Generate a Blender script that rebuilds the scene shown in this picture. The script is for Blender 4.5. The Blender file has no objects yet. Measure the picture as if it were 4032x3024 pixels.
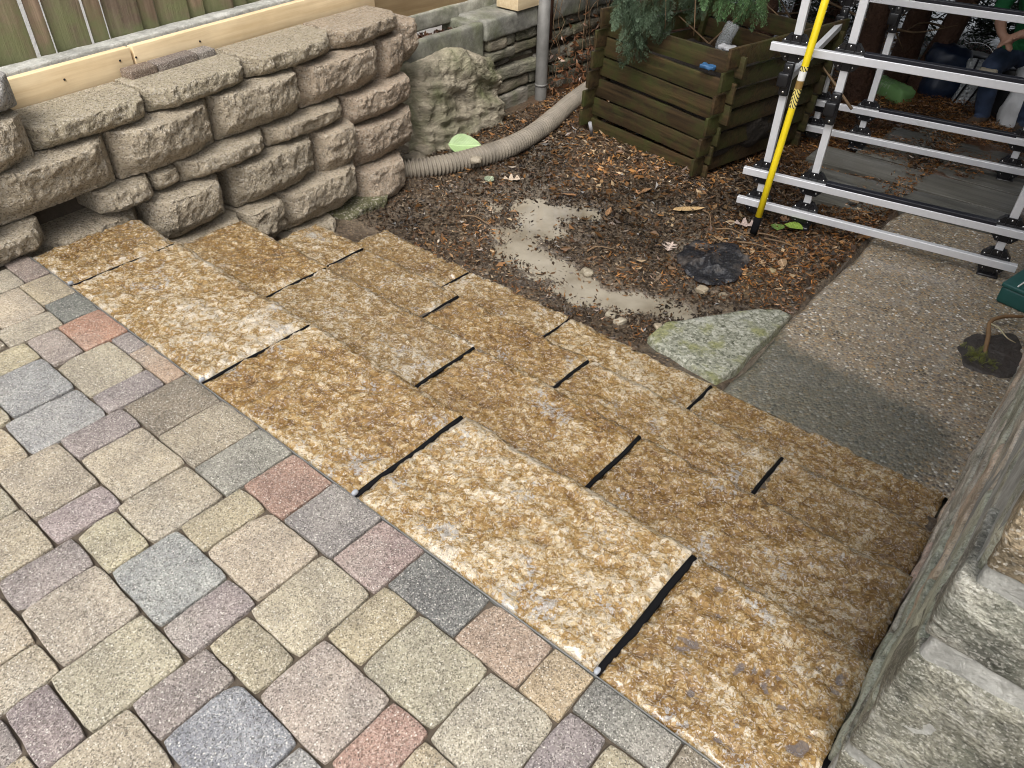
import bpy, math, random
import numpy as np
from mathutils import Vector, Matrix

random.seed(7)
rng = np.random.default_rng(7)
S = bpy.context.scene
COL = S.collection
PI = math.pi
R = math.radians

# ------------------------------------------------------------------ camera
def make_camera():
    p, r, y = R(39.527), R(1.343), R(-39.2285)
    f = Vector((math.sin(y)*math.cos(p), math.cos(y)*math.cos(p), -math.sin(p)))
    rt = Vector((math.cos(y), -math.sin(y), 0)); up = rt.cross(f)
    r2 = math.cos(r)*rt + math.sin(r)*up
    u2 = -math.sin(r)*rt + math.cos(r)*up
    m = Matrix.Identity(4)
    for i in range(3):
        m[i][0], m[i][1], m[i][2] = r2[i], u2[i], -f[i]
    m[0][3], m[1][3], m[2][3] = 0, 0, 1.6
    cd = bpy.data.cameras.new('camera'); cd.sensor_width = 36; cd.lens = 27.0
    cd.clip_start = .05; cd.clip_end = 400
    c = bpy.data.objects.new('camera', cd); COL.objects.link(c); c.matrix_world = m
    S.camera = c
make_camera()

# ------------------------------------------------------------------ sky, sun, exposure
SUN_EL, SUN_AZ = 56, 152          # degrees; azimuth from +Y clockwise: light comes from behind the viewer
W = bpy.data.worlds.new('World'); S.world = W; W.use_nodes = True
wt = W.node_tree; wt.nodes.clear()
sky = wt.nodes.new('ShaderNodeTexSky'); sky.sky_type = 'NISHITA'; sky.sun_disc = False
sky.sun_elevation = R(SUN_EL); sky.sun_rotation = R(SUN_AZ); sky.dust_density = 4; sky.air_density = 1.0; sky.ozone_density = 1.0
hs = wt.nodes.new('ShaderNodeHueSaturation'); hs.inputs['Saturation'].default_value = .30; hs.inputs['Value'].default_value = 1
bg = wt.nodes.new('ShaderNodeBackground'); bg.inputs[1].default_value = .15
wo = wt.nodes.new('ShaderNodeOutputWorld')
wt.links.new(sky.outputs[0], hs.inputs['Color']); wt.links.new(hs.outputs[0], bg.inputs[0]); wt.links.new(bg.outputs[0], wo.inputs[0])
sl = bpy.data.lights.new('sun', 'SUN'); sl.energy = 1.5; sl.angle = R(30); sl.color = (1, .965, .91)
so = bpy.data.objects.new('sun', sl); COL.objects.link(so)
_d = Vector((math.sin(R(SUN_AZ))*math.cos(R(SUN_EL)), math.cos(R(SUN_AZ))*math.cos(R(SUN_EL)), math.sin(R(SUN_EL))))
so.rotation_euler = _d.to_track_quat('Z', 'Y').to_euler(); so.location = (0, 0, 12)
S.view_settings.view_transform = 'Standard'; S.view_settings.look = 'None'
S.view_settings.gamma = 1; S.view_settings.use_curve_mapping = False
S.view_settings.exposure = .72
S.render.engine = 'CYCLES'
S.cycles.use_denoising = True
S.cycles.max_bounces = 6; S.cycles.diffuse_bounces = 3; S.cycles.glossy_bounces = 3; S.cycles.transparent_max_bounces = 12
S.cycles.sample_clamp_indirect = 4
S.cycles.filter_width = 1.0

# ------------------------------------------------------------------ numeric helpers
def _h(ix, iy, iz, s):
    n = (ix*374761393 + iy*668265263 + iz*1274126177 + s*974634777) & 0xffffffff
    n = ((n ^ (n >> 13))*1274126177) & 0xffffffff
    n = ((n ^ (n >> 16))*2246822519) & 0xffffffff
    return ((n ^ (n >> 15)) & 0xffff)/32767.5 - 1
def vn(p, s=0):
    p = np.asarray(p, float); i = np.floor(p).astype(np.int64); f = p - i; f = f*f*f*(f*(f*6-15)+10)
    o = 0
    for a in (0, 1):
        for b in (0, 1):
            for c in (0, 1):
                w = (f[:, 0] if a else 1-f[:, 0])*(f[:, 1] if b else 1-f[:, 1])*(f[:, 2] if c else 1-f[:, 2])
                o = o + w*_h(i[:, 0]+a, i[:, 1]+b, i[:, 2]+c, s)
    return o
def fbm(p, oct=4, s=0, rough=.5, ridged=False):
    p = np.asarray(p, float); o = 0; a = 1; t = 0
    for k in range(oct):
        v = vn(p*(2.03**k)+k*17.3, s+k)
        if ridged: v = 1-2*np.abs(v)
        o = o + a*v; t += a; a *= rough
    return o/t
def ss(a, b, x): 
    t = np.clip((x-a)/(b-a), 0, 1); return t*t*(3-2*t)

def mesh(name, V, F, mat=None, parent=None, loc=(0, 0, 0), smooth=True, color=None, link=True):
    me = bpy.data.meshes.new(name)
    V = np.asarray(V, float)
    if isinstance(F, np.ndarray): F = F.tolist()
    me.from_pydata(V.tolist(), [], F)
    if smooth: me.polygons.foreach_set('use_smooth', [True]*len(me.polygons))
    if mat:
        for m in (mat if isinstance(mat, (list, tuple)) else [mat]): me.materials.append(m)
    me.update()
    o = bpy.data.objects.new(name, me); COL.objects.link(o); o.location = loc
    if parent: o.parent = parent
    if color: o.color = (*color[:3], 1)
    return o
def dupe(o, parent=None, loc=None, rot=None, color=None, scale=None):
    c = o.copy(); COL.objects.link(c)
    c.parent = parent
    if loc is not None: c.location = loc
    if rot is not None: c.rotation_euler = rot
    if color is not None: c.color = (*color[:3], 1)
    if scale is not None: c.scale = scale
    return c
def thing(name, label, cat, loc=(0, 0, 0), rz=0, group=None):
    o = bpy.data.objects.new(name, None); COL.objects.link(o); o.location = loc; o.rotation_euler = (0, 0, rz)
    o.empty_display_size = .1
    return tag(o, label, cat, group)
def tag(o, label, cat, group=None):
    o['label'] = label; o['category'] = cat
    if group: o['group'] = group
    return o
def struct(o): o['kind'] = 'structure'; return o
def stuff(o): o['kind'] = 'stuff'; return o

def boxgrid(ax, ay, az):
    """welded surface of a box with the given grid lines on each axis"""
    Vs = []; Fs = []; n = 0
    def face(a, b, fn, flip):
        nonlocal n
        A, B = np.meshgrid(a, b, indexing='ij'); k = A.size
        Vs.append(fn(A.ravel(), B.ravel()))
        i, j = np.meshgrid(np.arange(len(a)-1), np.arange(len(b)-1), indexing='ij'); q = (i*len(b)+j).ravel()+n
        f = np.stack([q, q+len(b), q+len(b)+1, q+1], 1)
        Fs.append(f[:, ::-1] if flip else f); n += k
    c = lambda v, A: np.full_like(A, v)
    face(ax, ay, lambda A, B: np.stack([A, B, c(az[-1], A)], 1), False)
    face(ax, ay, lambda A, B: np.stack([A, B, c(az[0], A)], 1), True)
    face(ay, az, lambda A, B: np.stack([c(ax[-1], A), A, B], 1), False)
    face(ay, az, lambda A, B: np.stack([c(ax[0], A), A, B], 1), True)
    face(ax, az, lambda A, B: np.stack([A, c(ay[-1], A), B], 1), True)
    face(ax, az, lambda A, B: np.stack([A, c(ay[0], A), B], 1), False)
    V = np.concatenate(Vs); F = np.concatenate(Fs)
    key = np.round(V*1e5).astype(np.int64)
    u, idx, inv = np.unique(key, axis=0, return_index=True, return_inverse=True)
    return V[idx], inv.ravel()[F]
def axis(h, r, res, mx):
    n = int(np.clip(math.ceil(2*(h-r)/res), 1, mx))
    a = [-h, -h+.35*r] + list(np.linspace(-h+r, h-r, n+1)) + [h-.35*r, h]
    return np.array(a)
def rbox(hx, hy, hz, r=.01, res=.05, amp=0, freq=10, seed=0, oct=3, mx=60):
    r = min(r, .9*hx, .9*hy, .9*hz)
    V, F = boxgrid(axis(hx, r, res, mx), axis(hy, r, res, mx), axis(hz, r, res, mx))
    q = np.clip(V, [-(hx-r), -(hy-r), -(hz-r)], [hx-r, hy-r, hz-r]); d = V-q
    L = np.linalg.norm(d, axis=1, keepdims=True); L[L == 0] = 1
    nrm = d/L; out = q + nrm*r
    if amp: out = out + nrm*(amp*fbm(V*freq+seed*7.7, oct, seed))[:, None]
    return out, F
def box(x0, x1, y0, y1, z0, z1, bev=0.004):
    V, F = rbox((x1-x0)/2, (y1-y0)/2, (z1-z0)/2, r=bev, res=9)
    return V+np.array([(x0+x1)/2, (y0+y1)/2, (z0+z1)/2]), F
def join(parts):
    Vs = []; Fs = []; n = 0
    for V, F in parts:
        F = F.tolist() if isinstance(F, np.ndarray) else F
        Vs.append(np.asarray(V, float)); Fs += [[i+n for i in f] for f in F]; n += len(V)
    return np.concatenate(Vs), Fs
def tube(pts, rad, n=8, cap=True):
    pts = np.asarray(pts, float); m = len(pts)
    rad = np.full(m, rad) if np.isscalar(rad) else np.asarray(rad, float)
    T = np.gradient(pts, axis=0); T /= np.linalg.norm(T, axis=1, keepdims=True)+1e-9
    up = np.array([0, 0, 1.]) if abs(T[0][2]) < .9 else np.array([1., 0, 0])
    V = []
    a = np.linspace(0, 2*PI, n, endpoint=False)
    for k in range(m):
        x = np.cross(up, T[k]); x /= np.linalg.norm(x)+1e-9; y = np.cross(T[k], x); up = y
        V.append(pts[k]+rad[k]*(np.cos(a)[:, None]*x+np.sin(a)[:, None]*y))
    V = np.concatenate(V); F = []
    for k in range(m-1):
        for j in range(n):
            F.append([k*n+j, k*n+(j+1) % n, (k+1)*n+(j+1) % n, (k+1)*n+j])
    if cap: F.append(list(range(n))[::-1]); F.append([(m-1)*n+j for j in range(n)])
    return V, F
def catmull(P, n=8):
    P = np.asarray(P, float); P = np.vstack([2*P[0]-P[1], P, 2*P[-1]-P[-2]]); out = []
    for i in range(1, len(P)-2):
        for t in np.linspace(0, 1, n, endpoint=False):
            a, b, c, d = P[i-1:i+3]
            out.append(.5*((2*b)+(-a+c)*t+(2*a-5*b+4*c-d)*t*t+(-a+3*b-3*c+d)*t**3))
    out.append(P[-2]); return np.array(out)
def prism(poly, z0, z1):
    n = len(poly); V = [(x, y, z0) for x, y in poly]+[(x, y, z1) for x, y in poly]
    F = [list(range(n))[::-1], list(range(n, 2*n))]+[[i, (i+1) % n, n+(i+1) % n, n+i] for i in range(n)]
    return np.array(V), F
def rotz(V, a, c=(0, 0, 0)):
    V = np.asarray(V, float)-c; ca, sa = math.cos(a), math.sin(a)
    return np.stack([V[:, 0]*ca-V[:, 1]*sa, V[:, 0]*sa+V[:, 1]*ca, V[:, 2]], 1)+c
def facecol(me, cols):
    """a colour for each face, stored on its corners"""
    at = me.attributes.new('Col', 'FLOAT_COLOR', 'CORNER')
    tot = np.zeros(len(me.polygons), np.int32); me.polygons.foreach_get('loop_total', tot)
    c = np.concatenate([np.asarray(cols), np.ones((len(cols), 1))], 1)
    at.data.foreach_set('color', np.repeat(c, tot, axis=0).astype(np.float32).ravel())
def fmesh(name, V, F4, mat, **k):
    """fast mesh from an (n,4) or (n,3) face array"""
    me = bpy.data.meshes.new(name); n, m = F4.shape
    me.vertices.add(len(V)); me.vertices.foreach_set('co', np.asarray(V, np.float32).ravel())
    me.loops.add(n*m); me.loops.foreach_set('vertex_index', F4.astype(np.int32).ravel())
    me.polygons.add(n); me.polygons.foreach_set('loop_start', np.arange(0, n*m, m, dtype=np.int32))
    me.polygons.foreach_set('loop_total', np.full(n, m, np.int32))
    me.update(calc_edges=True); me.validate()
    me.polygons.foreach_set('use_smooth', [k.get('smooth', True)]*n)
    me.materials.append(mat)
    o = bpy.data.objects.new(name, me); COL.objects.link(o)
    if k.get('parent'): o.parent = k['parent']
    o.location = k.get('loc', (0, 0, 0))
    return o

# ------------------------------------------------------------------ materials
class Mt:
    def __init__(s, name, rough=.7, spec=.5):
        s.m = bpy.data.materials.new(name); s.m.use_nodes = True; s.t = s.m.node_tree
        s.b = s.t.nodes['Principled BSDF']; s.b.inputs['Roughness'].default_value = rough
        s.b.inputs['Specular IOR Level'].default_value = spec
    def n(s, typ, props=None, **inp):
        k = s.t.nodes.new('ShaderNode'+typ)
        for a, v in (props or {}).items(): setattr(k, a, v)
        for a, v in inp.items():
            a = a.replace('_', ' ')
            s.set(k.inputs[int(a[1:]) if a[0] == 'i' and a[1:].isdigit() else a], v)
        return k
    def set(s, sock, v):
        if isinstance(v, bpy.types.NodeSocket): s.t.links.new(v, sock)
        elif isinstance(v, (tuple, list)) and sock.type == 'RGBA': sock.default_value = (*v[:3], 1)
        else: sock.default_value = v
    def out(s, name, v): s.set(s.b.inputs[name], v)
    def info(s): return s.n('ObjectInfo')
    def co(s, rand=True, scale=(1, 1, 1)):
        c = s.n('TexCoord').outputs['Object']
        if rand:
            r = s.n('ObjectInfo').outputs['Random']
            v = s.n('VectorMath', {'operation': 'SCALE'}, i0=(31.7, 17.3, 23.9)); s.set(v.inputs['Scale'], r)
            c = s.n('VectorMath', {'operation': 'ADD'}, i0=c, i1=v.outputs[0]).outputs[0]
        if scale != (1, 1, 1): c = s.n('VectorMath', {'operation': 'MULTIPLY'}, i0=c, i1=scale).outputs[0]
        return c
    def noise(s, v, sc, det=5, ro=.55, dist=0, out=0):
        return s.n('TexNoise', Vector=v, Scale=sc, Detail=det, Roughness=ro, Distortion=dist).outputs[out]
    def vor(s, v, sc, feat='F1', out='Distance', rnd=1):
        return s.n('TexVoronoi', {'feature': feat}, Vector=v, Scale=sc, Randomness=rnd).outputs[out]
    def ramp(s, f, stops, interp='LINEAR'):
        k = s.n('ValToRGB'); cr = k.color_ramp; cr.interpolation = interp
        while len(cr.elements) < len(stops): cr.elements.new(.5)
        for e, (p, c) in zip(cr.elements, stops):
            e.position = p; e.color = (*c, 1) if isinstance(c, tuple) else (c, c, c, 1)
        s.set(k.inputs[0], f); return k.outputs[0]
    def mix(s, f, a, b, blend='MIX'):
        k = s.n('Mix', {'data_type': 'RGBA', 'blend_type': blend})
        s.set(k.inputs[0], f); s.set(k.inputs[6], a); s.set(k.inputs[7], b); return k.outputs[2]
    def ma(s, op, a, b=0., clamp=False):
        k = s.n('Math', {'operation': op, 'use_clamp': clamp}); s.set(k.inputs[0], a); s.set(k.inputs[1], b); return k.outputs[0]
    def sep(s, v): return s.n('SeparateXYZ', Vector=v).outputs
    def warp(s, v, sc, amt):
        c = s.noise(v, sc, 3, out=1)
        d = s.n('VectorMath', {'operation': 'SUBTRACT'}, i0=c, i1=(.5, .5, .5)).outputs[0]
        k = s.n('VectorMath', {'operation': 'SCALE'}, i0=d); k.inputs['Scale'].default_value = amt
        return s.n('VectorMath', {'operation': 'ADD'}, i0=v, i1=k.outputs[0]).outputs[0]
    def bump(s, h, dist, strength=1., normal=None):
        k = s.n('Bump', Height=h, Distance=dist, Strength=strength)
        if normal is not None: s.set(k.inputs['Normal'], normal)
        s.t.links.new(k.outputs[0], s.b.inputs['Normal']); return k.outputs[0]

def m_paver():
    m = Mt('tumbled_concrete', .70, .35); v = m.co(); base = m.info().outputs['Color']
    big = m.noise(v, 8, 5, .6); mid = m.noise(v, 60, 4, .65)
    c = m.mix(m.ramp(big, [(.35, 0.), (.66, 1.)]), m.mix(1., base, (.76, .75, .76), 'MULTIPLY'), m.mix(1., base, (1.14, 1.12, 1.08), 'MULTIPLY'))
    c = m.mix(m.ramp(m.noise(v, 3.1, 4), [(.55, 0.), (.70, .5)]), c, (.36, .33, .28))
    c = m.mix(m.ramp(mid, [(.34, .5), (.50, 0.)]), c, m.mix(1., c, (.55, .53, .51), 'MULTIPLY'))
    k1 = m.sep(m.vor(v, 330, out='Color')); k2 = m.sep(m.vor(v, 170, out='Color')); d2 = m.vor(v, 170)
    c = m.mix(m.ramp(k1[0], [(.60, 0.), (.90, .55)]), c, m.mix(.5, m.mix(1., c, (1.8, 1.8, 1.8), 'MULTIPLY'), (.62, .58, .51)))
    c = m.mix(m.ramp(k1[1], [(.62, 0.), (.92, .75)]), c, m.mix(1., c, (.28, .27, .26), 'MULTIPLY'))
    core = m.ramp(d2, [(.22, 1.), (.42, 0.)])
    c = m.mix(m.ma('MULTIPLY', m.ramp(k2[0], [(.86, 0.), (.88, .75)]), core), c, (.70, .67, .60)); c = m.mix(m.ma('MULTIPLY', m.ramp(k2[1], [(.88, 0.), (.90, .75)]), core), c, (.07, .065, .06))
    m.out('Base Color', c)
    m.bump(m.ma('ADD', m.ma('MULTIPLY', k1[2], .6), m.ma('MULTIPLY', mid, 1.4)), .0034, .9); return m.m
def m_slab():
    m = Mt('golden_limestone', .4, .5); v = m.co(); tint = m.sep(m.info().outputs['Color'])
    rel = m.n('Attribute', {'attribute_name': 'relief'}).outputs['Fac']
    w = m.warp(m.warp(v, 18, .05), 70, .016)
    n1 = m.noise(w, 34, 6, .62, .3); n2 = m.noise(v, 3.4, 3)
    a = m.sep(m.vor(w, 44, out='Color')); b = m.sep(m.vor(m.warp(v, 40, .03), 115, out='Color')); c3 = m.sep(m.vor(w, 250, out='Color')); ed = m.vor(w, 44, 'DISTANCE_TO_EDGE')
    f = m.ma('ADD', m.ma('MULTIPLY', a[0], .26), m.ma('MULTIPLY', b[0], .24)); f = m.ma('ADD', f, m.ma('MULTIPLY', c3[0], .12)); f = m.ma('ADD', f, m.ma('MULTIPLY', n1, .38))
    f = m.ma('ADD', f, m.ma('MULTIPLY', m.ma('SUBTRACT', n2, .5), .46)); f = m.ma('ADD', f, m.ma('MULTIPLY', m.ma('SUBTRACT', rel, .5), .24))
    f = m.ma('ADD', f, m.ma('MULTIPLY', m.ma('SUBTRACT', tint[0], .5), .34))
    c = m.ramp(f, [(.14, (.120, .062, .018)), (.30, (.200, .112, .032)), (.42, (.285, .175, .056)), (.52, (.350, .232, .088)), (.60, (.43, .320, .160)), (.69, (.53, .445, .300)), (.84, (.66, .61, .52))])
    hue = m.mix(b[1], (.92, .88, .84), (1.06, 1.05, 1.06)); c = m.mix(1., c, hue, 'MULTIPLY'); c = m.mix(1., c, m.mix(tint[1], (.94, .97, 1.06), (1.05, 1.0, .90)), 'MULTIPLY')
    c = m.mix(m.ramp(c3[2], [(.80, 0.), (.86, .55)]), c, m.mix(b[0], (.46, .40, .33), (.72, .68, .62))); c = m.mix(m.ramp(c3[1], [(.86, 0.), (.92, .5)]), c, (.075, .045, .018))
    c = m.mix(m.ma('MULTIPLY', m.ramp(ed, [(.0, 1.), (.05, 0.)]), .45), c, m.mix(1., c, (.40, .32, .25), 'MULTIPLY'))
    c = m.mix(m.ramp(m.ma('ADD', m.ma('MULTIPLY', b[2], .2), m.noise(v, 6.5, 5, .6)), [(.765, 0.), (.80, .7)]), c, m.mix(c3[1], (.24, .235, .23), (.60, .58, .55)))
    m.out('Base Color', c)
    m.out('Roughness', m.ramp(m.ma('ADD', m.ma('MULTIPLY', f, .8), m.ma('MULTIPLY', c3[2], .12)), [(.3, .08), (.52, .22), (.68, .50)]))
    h = m.ma('ADD', m.ma('MULTIPLY', a[0], .5), m.ma('MULTIPLY', b[0], .38)); h = m.ma('ADD', h, m.ma('ADD', m.ma('MULTIPLY', n1, .9), m.ma('MULTIPLY', c3[0], .18)))
    m.bump(h, .013, 1.0); m.out('Coat Weight', .75); m.out('Coat Roughness', .07); m.out('Coat IOR', 1.5); return m.m
def m_block():
    m = Mt('split_face_concrete', .85, .25); v = m.co(); base = m.info().outputs['Color']
    n = m.noise(v, 6, 4); w = m.warp(v, 45, .012); a = m.sep(m.vor(w, 62, out='Color')); b = m.sep(m.vor(w, 150, out='Color')); f = m.noise(v, 90, 5, .65)
    c = m.mix(n, m.mix(1., base, (.78, .77, .76), 'MULTIPLY'), m.mix(1., base, (1.2, 1.18, 1.15), 'MULTIPLY'))
    c = m.mix(m.ramp(a[1], [(0., .30), (.5, 0.), (.75, 0.), (1., .28)]), c, m.mix(m.ma('GREATER_THAN', a[1], .5), m.mix(1., base, (.5, .48, .45), 'MULTIPLY'), (.62, .56, .47)))
    c = m.mix(m.ramp(b[0], [(.80, 0.), (.84, .5)]), c, (.09, .075, .06)); c = m.mix(m.ramp(b[1], [(.80, 0.), (.84, .5)]), c, (.68, .62, .53))
    g = m.n('NewGeometry').outputs['Normal']; up = m.ramp(m.sep(g)[2], [(.75, 0.), (.95, 1.)])
    m.out('Base Color', c)
    h = m.ma('ADD', m.ma('MULTIPLY', a[0], 1.), m.ma('ADD', m.ma('MULTIPLY', b[0], .6), m.ma('MULTIPLY', f, 1.3)))
    m.bump(h, .014, 1.); return m.m
def m_rock(name, c0, c1, c2, layer=(1, 1, 1), moss=0., rough=.7, bump=.012, sc=14, speck=.3, blot=.5):
    m = Mt(name, rough, .3); v = m.co(); base = m.info().outputs['Color']
    lv = m.n('VectorMath', {'operation': 'MULTIPLY'}, i0=m.warp(v, 6, .05), i1=layer).outputs[0]
    n = m.noise(lv, sc, 8, .62, .5); f = m.noise(lv, sc*5, 5, .6)
    c = m.ramp(m.ma('ADD', m.ma('MULTIPLY', n, .7), m.ma('MULTIPLY', f, .3)), [(.3, c0), (.5, c1), (.68, c2)])
    c = m.mix(1., c, base, 'MULTIPLY')
    c = m.mix(m.ramp(m.noise(v, 7, 5, .6), [(.38, blot), (.56, 0.)]), c, m.mix(1., c, (.42, .42, .43), 'MULTIPLY'))
    if moss:
        g = m.ramp(m.noise(v, 4.5, 5), [(.5-.12*moss, 0.), (.72, .75)]); c = m.mix(g, c, m.mix(f, (.035, .05, .015), (.14, .16, .055)))
    c = m.mix(m.ramp(m.noise(v, 160, 3), [(.6, 0.), (.7, speck)]), c, (.6, .58, .53))
    m.out('Base Color', c); b = m.bump(m.ma('ADD', n, m.ma('MULTIPLY', f, .4)), bump, 1.); return m.m
def m_house(name, c0, c1, c2, lay, moss):
    m = Mt(name, .6, .3); v = m.co(); base = m.info().outputs['Color']
    lv = m.n('VectorMath', {'operation': 'MULTIPLY'}, i0=m.warp(v, 9, .04), i1=lay).outputs[0]
    band = m.noise(lv, 10, 5, .6, .3); g1 = m.noise(lv, 75, 3, .7); k = m.sep(m.vor(v, 260, out='Color')); bl = m.noise(v, 6, 5, .65)
    c = m.ramp(m.ma('ADD', m.ma('MULTIPLY', band, .6), m.ma('MULTIPLY', g1, .4)), [(.34, c0), (.5, c1), (.64, c2)])
    c = m.mix(1., c, base, 'MULTIPLY')
    c = m.mix(m.ramp(bl, [(.36, .8), (.52, 0.)]), c, m.mix(1., c, (.45, .46, .47), 'MULTIPLY')); c = m.mix(m.ramp(bl, [(.58, 0.), (.70, .55)]), c, (.52, .51, .46))
    c = m.mix(m.ramp(k[0], [(.70, 0.), (.85, .45)]), c, m.mix(1., c, (.35, .34, .32), 'MULTIPLY')); c = m.mix(m.ramp(k[1], [(.80, 0.), (.92, .35)]), c, (.60, .58, .52))
    if moss: c = m.mix(m.ramp(m.noise(v, 5, 5), [(.5, 0.), (.7, moss)]), c, (.10, .135, .075))
    m.out('Base Color', c); m.bump(m.ma('ADD', m.ma('ADD', m.ma('MULTIPLY', g1, .7), m.ma('MULTIPLY', k[2], .08)), m.ma('MULTIPLY', band, 1.3)), .014, 1.); return m.m
def m_wood(name, c0, c1, axis=0, sc=6, rough=.7, algae=None, knots=False, wet=0, bump=.003):
    m = Mt(name, rough, .35); v = m.co()
    st = [40., 40., 40.]; st[axis] = 1.6
    g = m.noise(m.n('VectorMath', {'operation': 'MULTIPLY'}, i0=m.warp(v, 3, .02), i1=tuple(st)).outputs[0], sc/6, 6, .6, .3)
    c = m.ramp(g, [(.3, c0), (.7, c1)]); big = m.noise(v, 5, 4)
    rn = m.info().outputs['Random']; c = m.mix(1., c, m.mix(rn, (.78, .80, .82), (1.2, 1.16, 1.1)), 'MULTIPLY')
    c = m.mix(m.ramp(big, [(.3, .4), (.7, 0.)]), c, m.mix(1., c, (.62, .58, .52), 'MULTIPLY'))
    if algae:
        a = m.noise(v, algae[1], 6, .65)
        if algae[2] is not None:      # algae grows from the foot of the boards
            z = m.sep(m.n('NewGeometry').outputs['Position'])[2]
            a = m.ma('ADD', a, m.ramp(m.ma('DIVIDE', m.ma('SUBTRACT', z, algae[2]), .5), [(0., .22), (.6, -.0), (1., 0.)]))
        c = m.mix(m.ramp(a, [(algae[3], 0.), (algae[3]+.2, .85)]), c, algae[0])
    if knots:
        k = m.vor(v, 2.6); c = m.mix(m.ramp(k, [(.035, .8), (.06, 0.)]), c, (.20, .09, .03))
    m.out('Base Color', c); m.bump(m.ma('ADD', g, m.ma('MULTIPLY', m.noise(v, 90, 3), .3)), bump, 1.); return m.m
def m_plain(name, c, rough=.5, metal=0., var=.15, vs=20, spec=.5, bump=0., bs=60, coat=0.):
    m = Mt(name, rough, spec); v = m.co(); f = m.noise(v, vs, 4)
    m.out('Base Color', m.mix(f, tuple(x*(1-var) for x in c), tuple(min(1, x*(1+var)) for x in c))); m.out('Metallic', metal)
    m.out('Coat Weight', coat)
    if bump: m.bump(m.noise(v, bs, 4), bump, 1.)
    return m.m
def m_attr(name, rough=.35, trans=0., spec=.4):
    m = Mt(name, rough, spec); v = m.co(False); c = m.n('Attribute', {'attribute_name': 'Col'}).outputs['Color']
    m.out('Base Color', m.mix(m.noise(v, 90, 4), m.mix(1., c, (.62, .6, .56), 'MULTIPLY'), m.mix(1., c, (1.25, 1.22, 1.15), 'MULTIPLY')))
    return m.m
def m_mud():
    m = Mt('wet_mud', .45, .5); v = m.co(False); n = m.noise(v, 5, 6); f = m.noise(v, 55, 6, .68); p = m.sep(v); k = m.sep(m.vor(m.warp(v, 60, .01), 110, out='Color'))
    c = m.ramp(n, [(.35, (.065, .044, .029)), (.55, (.13, .095, .064)), (.7, (.225, .175, .122))])
    c = m.mix(m.ramp(f, [(.40, .8), (.52, 0.)]), c, (.040, .029, .021)); c = m.mix(m.ramp(f, [(.58, 0.), (.70, .6)]), c, (.36, .30, .23))
    c = m.mix(m.ramp(k[0], [(.78, 0.), (.82, .6)]), c, m.mix(k[1], (.05, .033, .02), (.34, .24, .14)))
    # fine silt settled low around the standing water
    silt = m.ma('MULTIPLY', m.ma('SUBTRACT', m.ma('ADD', -.535, m.ma('MULTIPLY', m.ma('SUBTRACT', f, .5), .02)), p[2]), 90., True)
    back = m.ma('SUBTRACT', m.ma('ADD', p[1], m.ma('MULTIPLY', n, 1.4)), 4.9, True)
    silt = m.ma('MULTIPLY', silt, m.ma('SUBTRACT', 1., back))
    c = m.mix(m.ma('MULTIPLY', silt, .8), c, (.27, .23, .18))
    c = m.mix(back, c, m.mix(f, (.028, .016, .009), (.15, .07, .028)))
    m.out('Base Color', c); m.out('Roughness', m.mix(silt, m.ramp(n, [(.4, .2), (.65, .5)]), (.08, .08, .08)))
    b = m.bump(f, .02, 1.); m.bump(m.noise(v, 14, 4), .02, .8, b); m.out('Coat Weight', .6); m.out('Coat Roughness', .12); return m.m
def m_aggregate():
    m = Mt('exposed_aggregate', .45, .5); v = m.co(False); p = m.sep(v)
    cc = m.sep(m.vor(v, 78, out='Color')); d = m.vor(v, 78)
    st = m.ramp(cc[0], [(0., (.13, .11, .09)), (.2, (.27, .20, .13)), (.45, (.42, .29, .15)), (.62, (.33, .30, .25)), (.8, (.52, .45, .34)), (.95, (.80, .77, .70))], 'CONSTANT')
    n = m.noise(v, 6, 5); cem = m.mix(n, (.21, .168, .112), (.38, .315, .225))
    c = m.mix(m.ramp(d, [(.45, 1.), (.68, 0.)]), cem, st)
    c = m.mix(m.ramp(m.noise(v, 3, 5), [(.45, 0.), (.65, .25)]), c, (.33, .30, .26))
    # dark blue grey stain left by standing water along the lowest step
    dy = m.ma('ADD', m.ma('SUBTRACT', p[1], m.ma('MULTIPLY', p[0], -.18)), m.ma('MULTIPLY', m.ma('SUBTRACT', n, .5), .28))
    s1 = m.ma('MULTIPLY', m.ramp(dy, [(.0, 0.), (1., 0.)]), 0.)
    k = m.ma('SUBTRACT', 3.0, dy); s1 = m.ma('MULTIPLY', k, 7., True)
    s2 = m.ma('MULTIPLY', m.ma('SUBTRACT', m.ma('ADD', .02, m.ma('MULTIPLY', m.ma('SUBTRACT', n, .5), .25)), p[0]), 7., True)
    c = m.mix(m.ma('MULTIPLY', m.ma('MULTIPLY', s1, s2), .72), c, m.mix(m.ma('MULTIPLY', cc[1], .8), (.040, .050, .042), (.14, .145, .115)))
    m.out('Base Color', c); m.out('Roughness', m.ramp(n, [(.35, .25), (.6, .55)]))
    m.bump(m.ma('SUBTRACT', 1., d), .006, 1.); m.out('Coat Weight', .5); m.out('Coat Roughness', .12); return m.m
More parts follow.
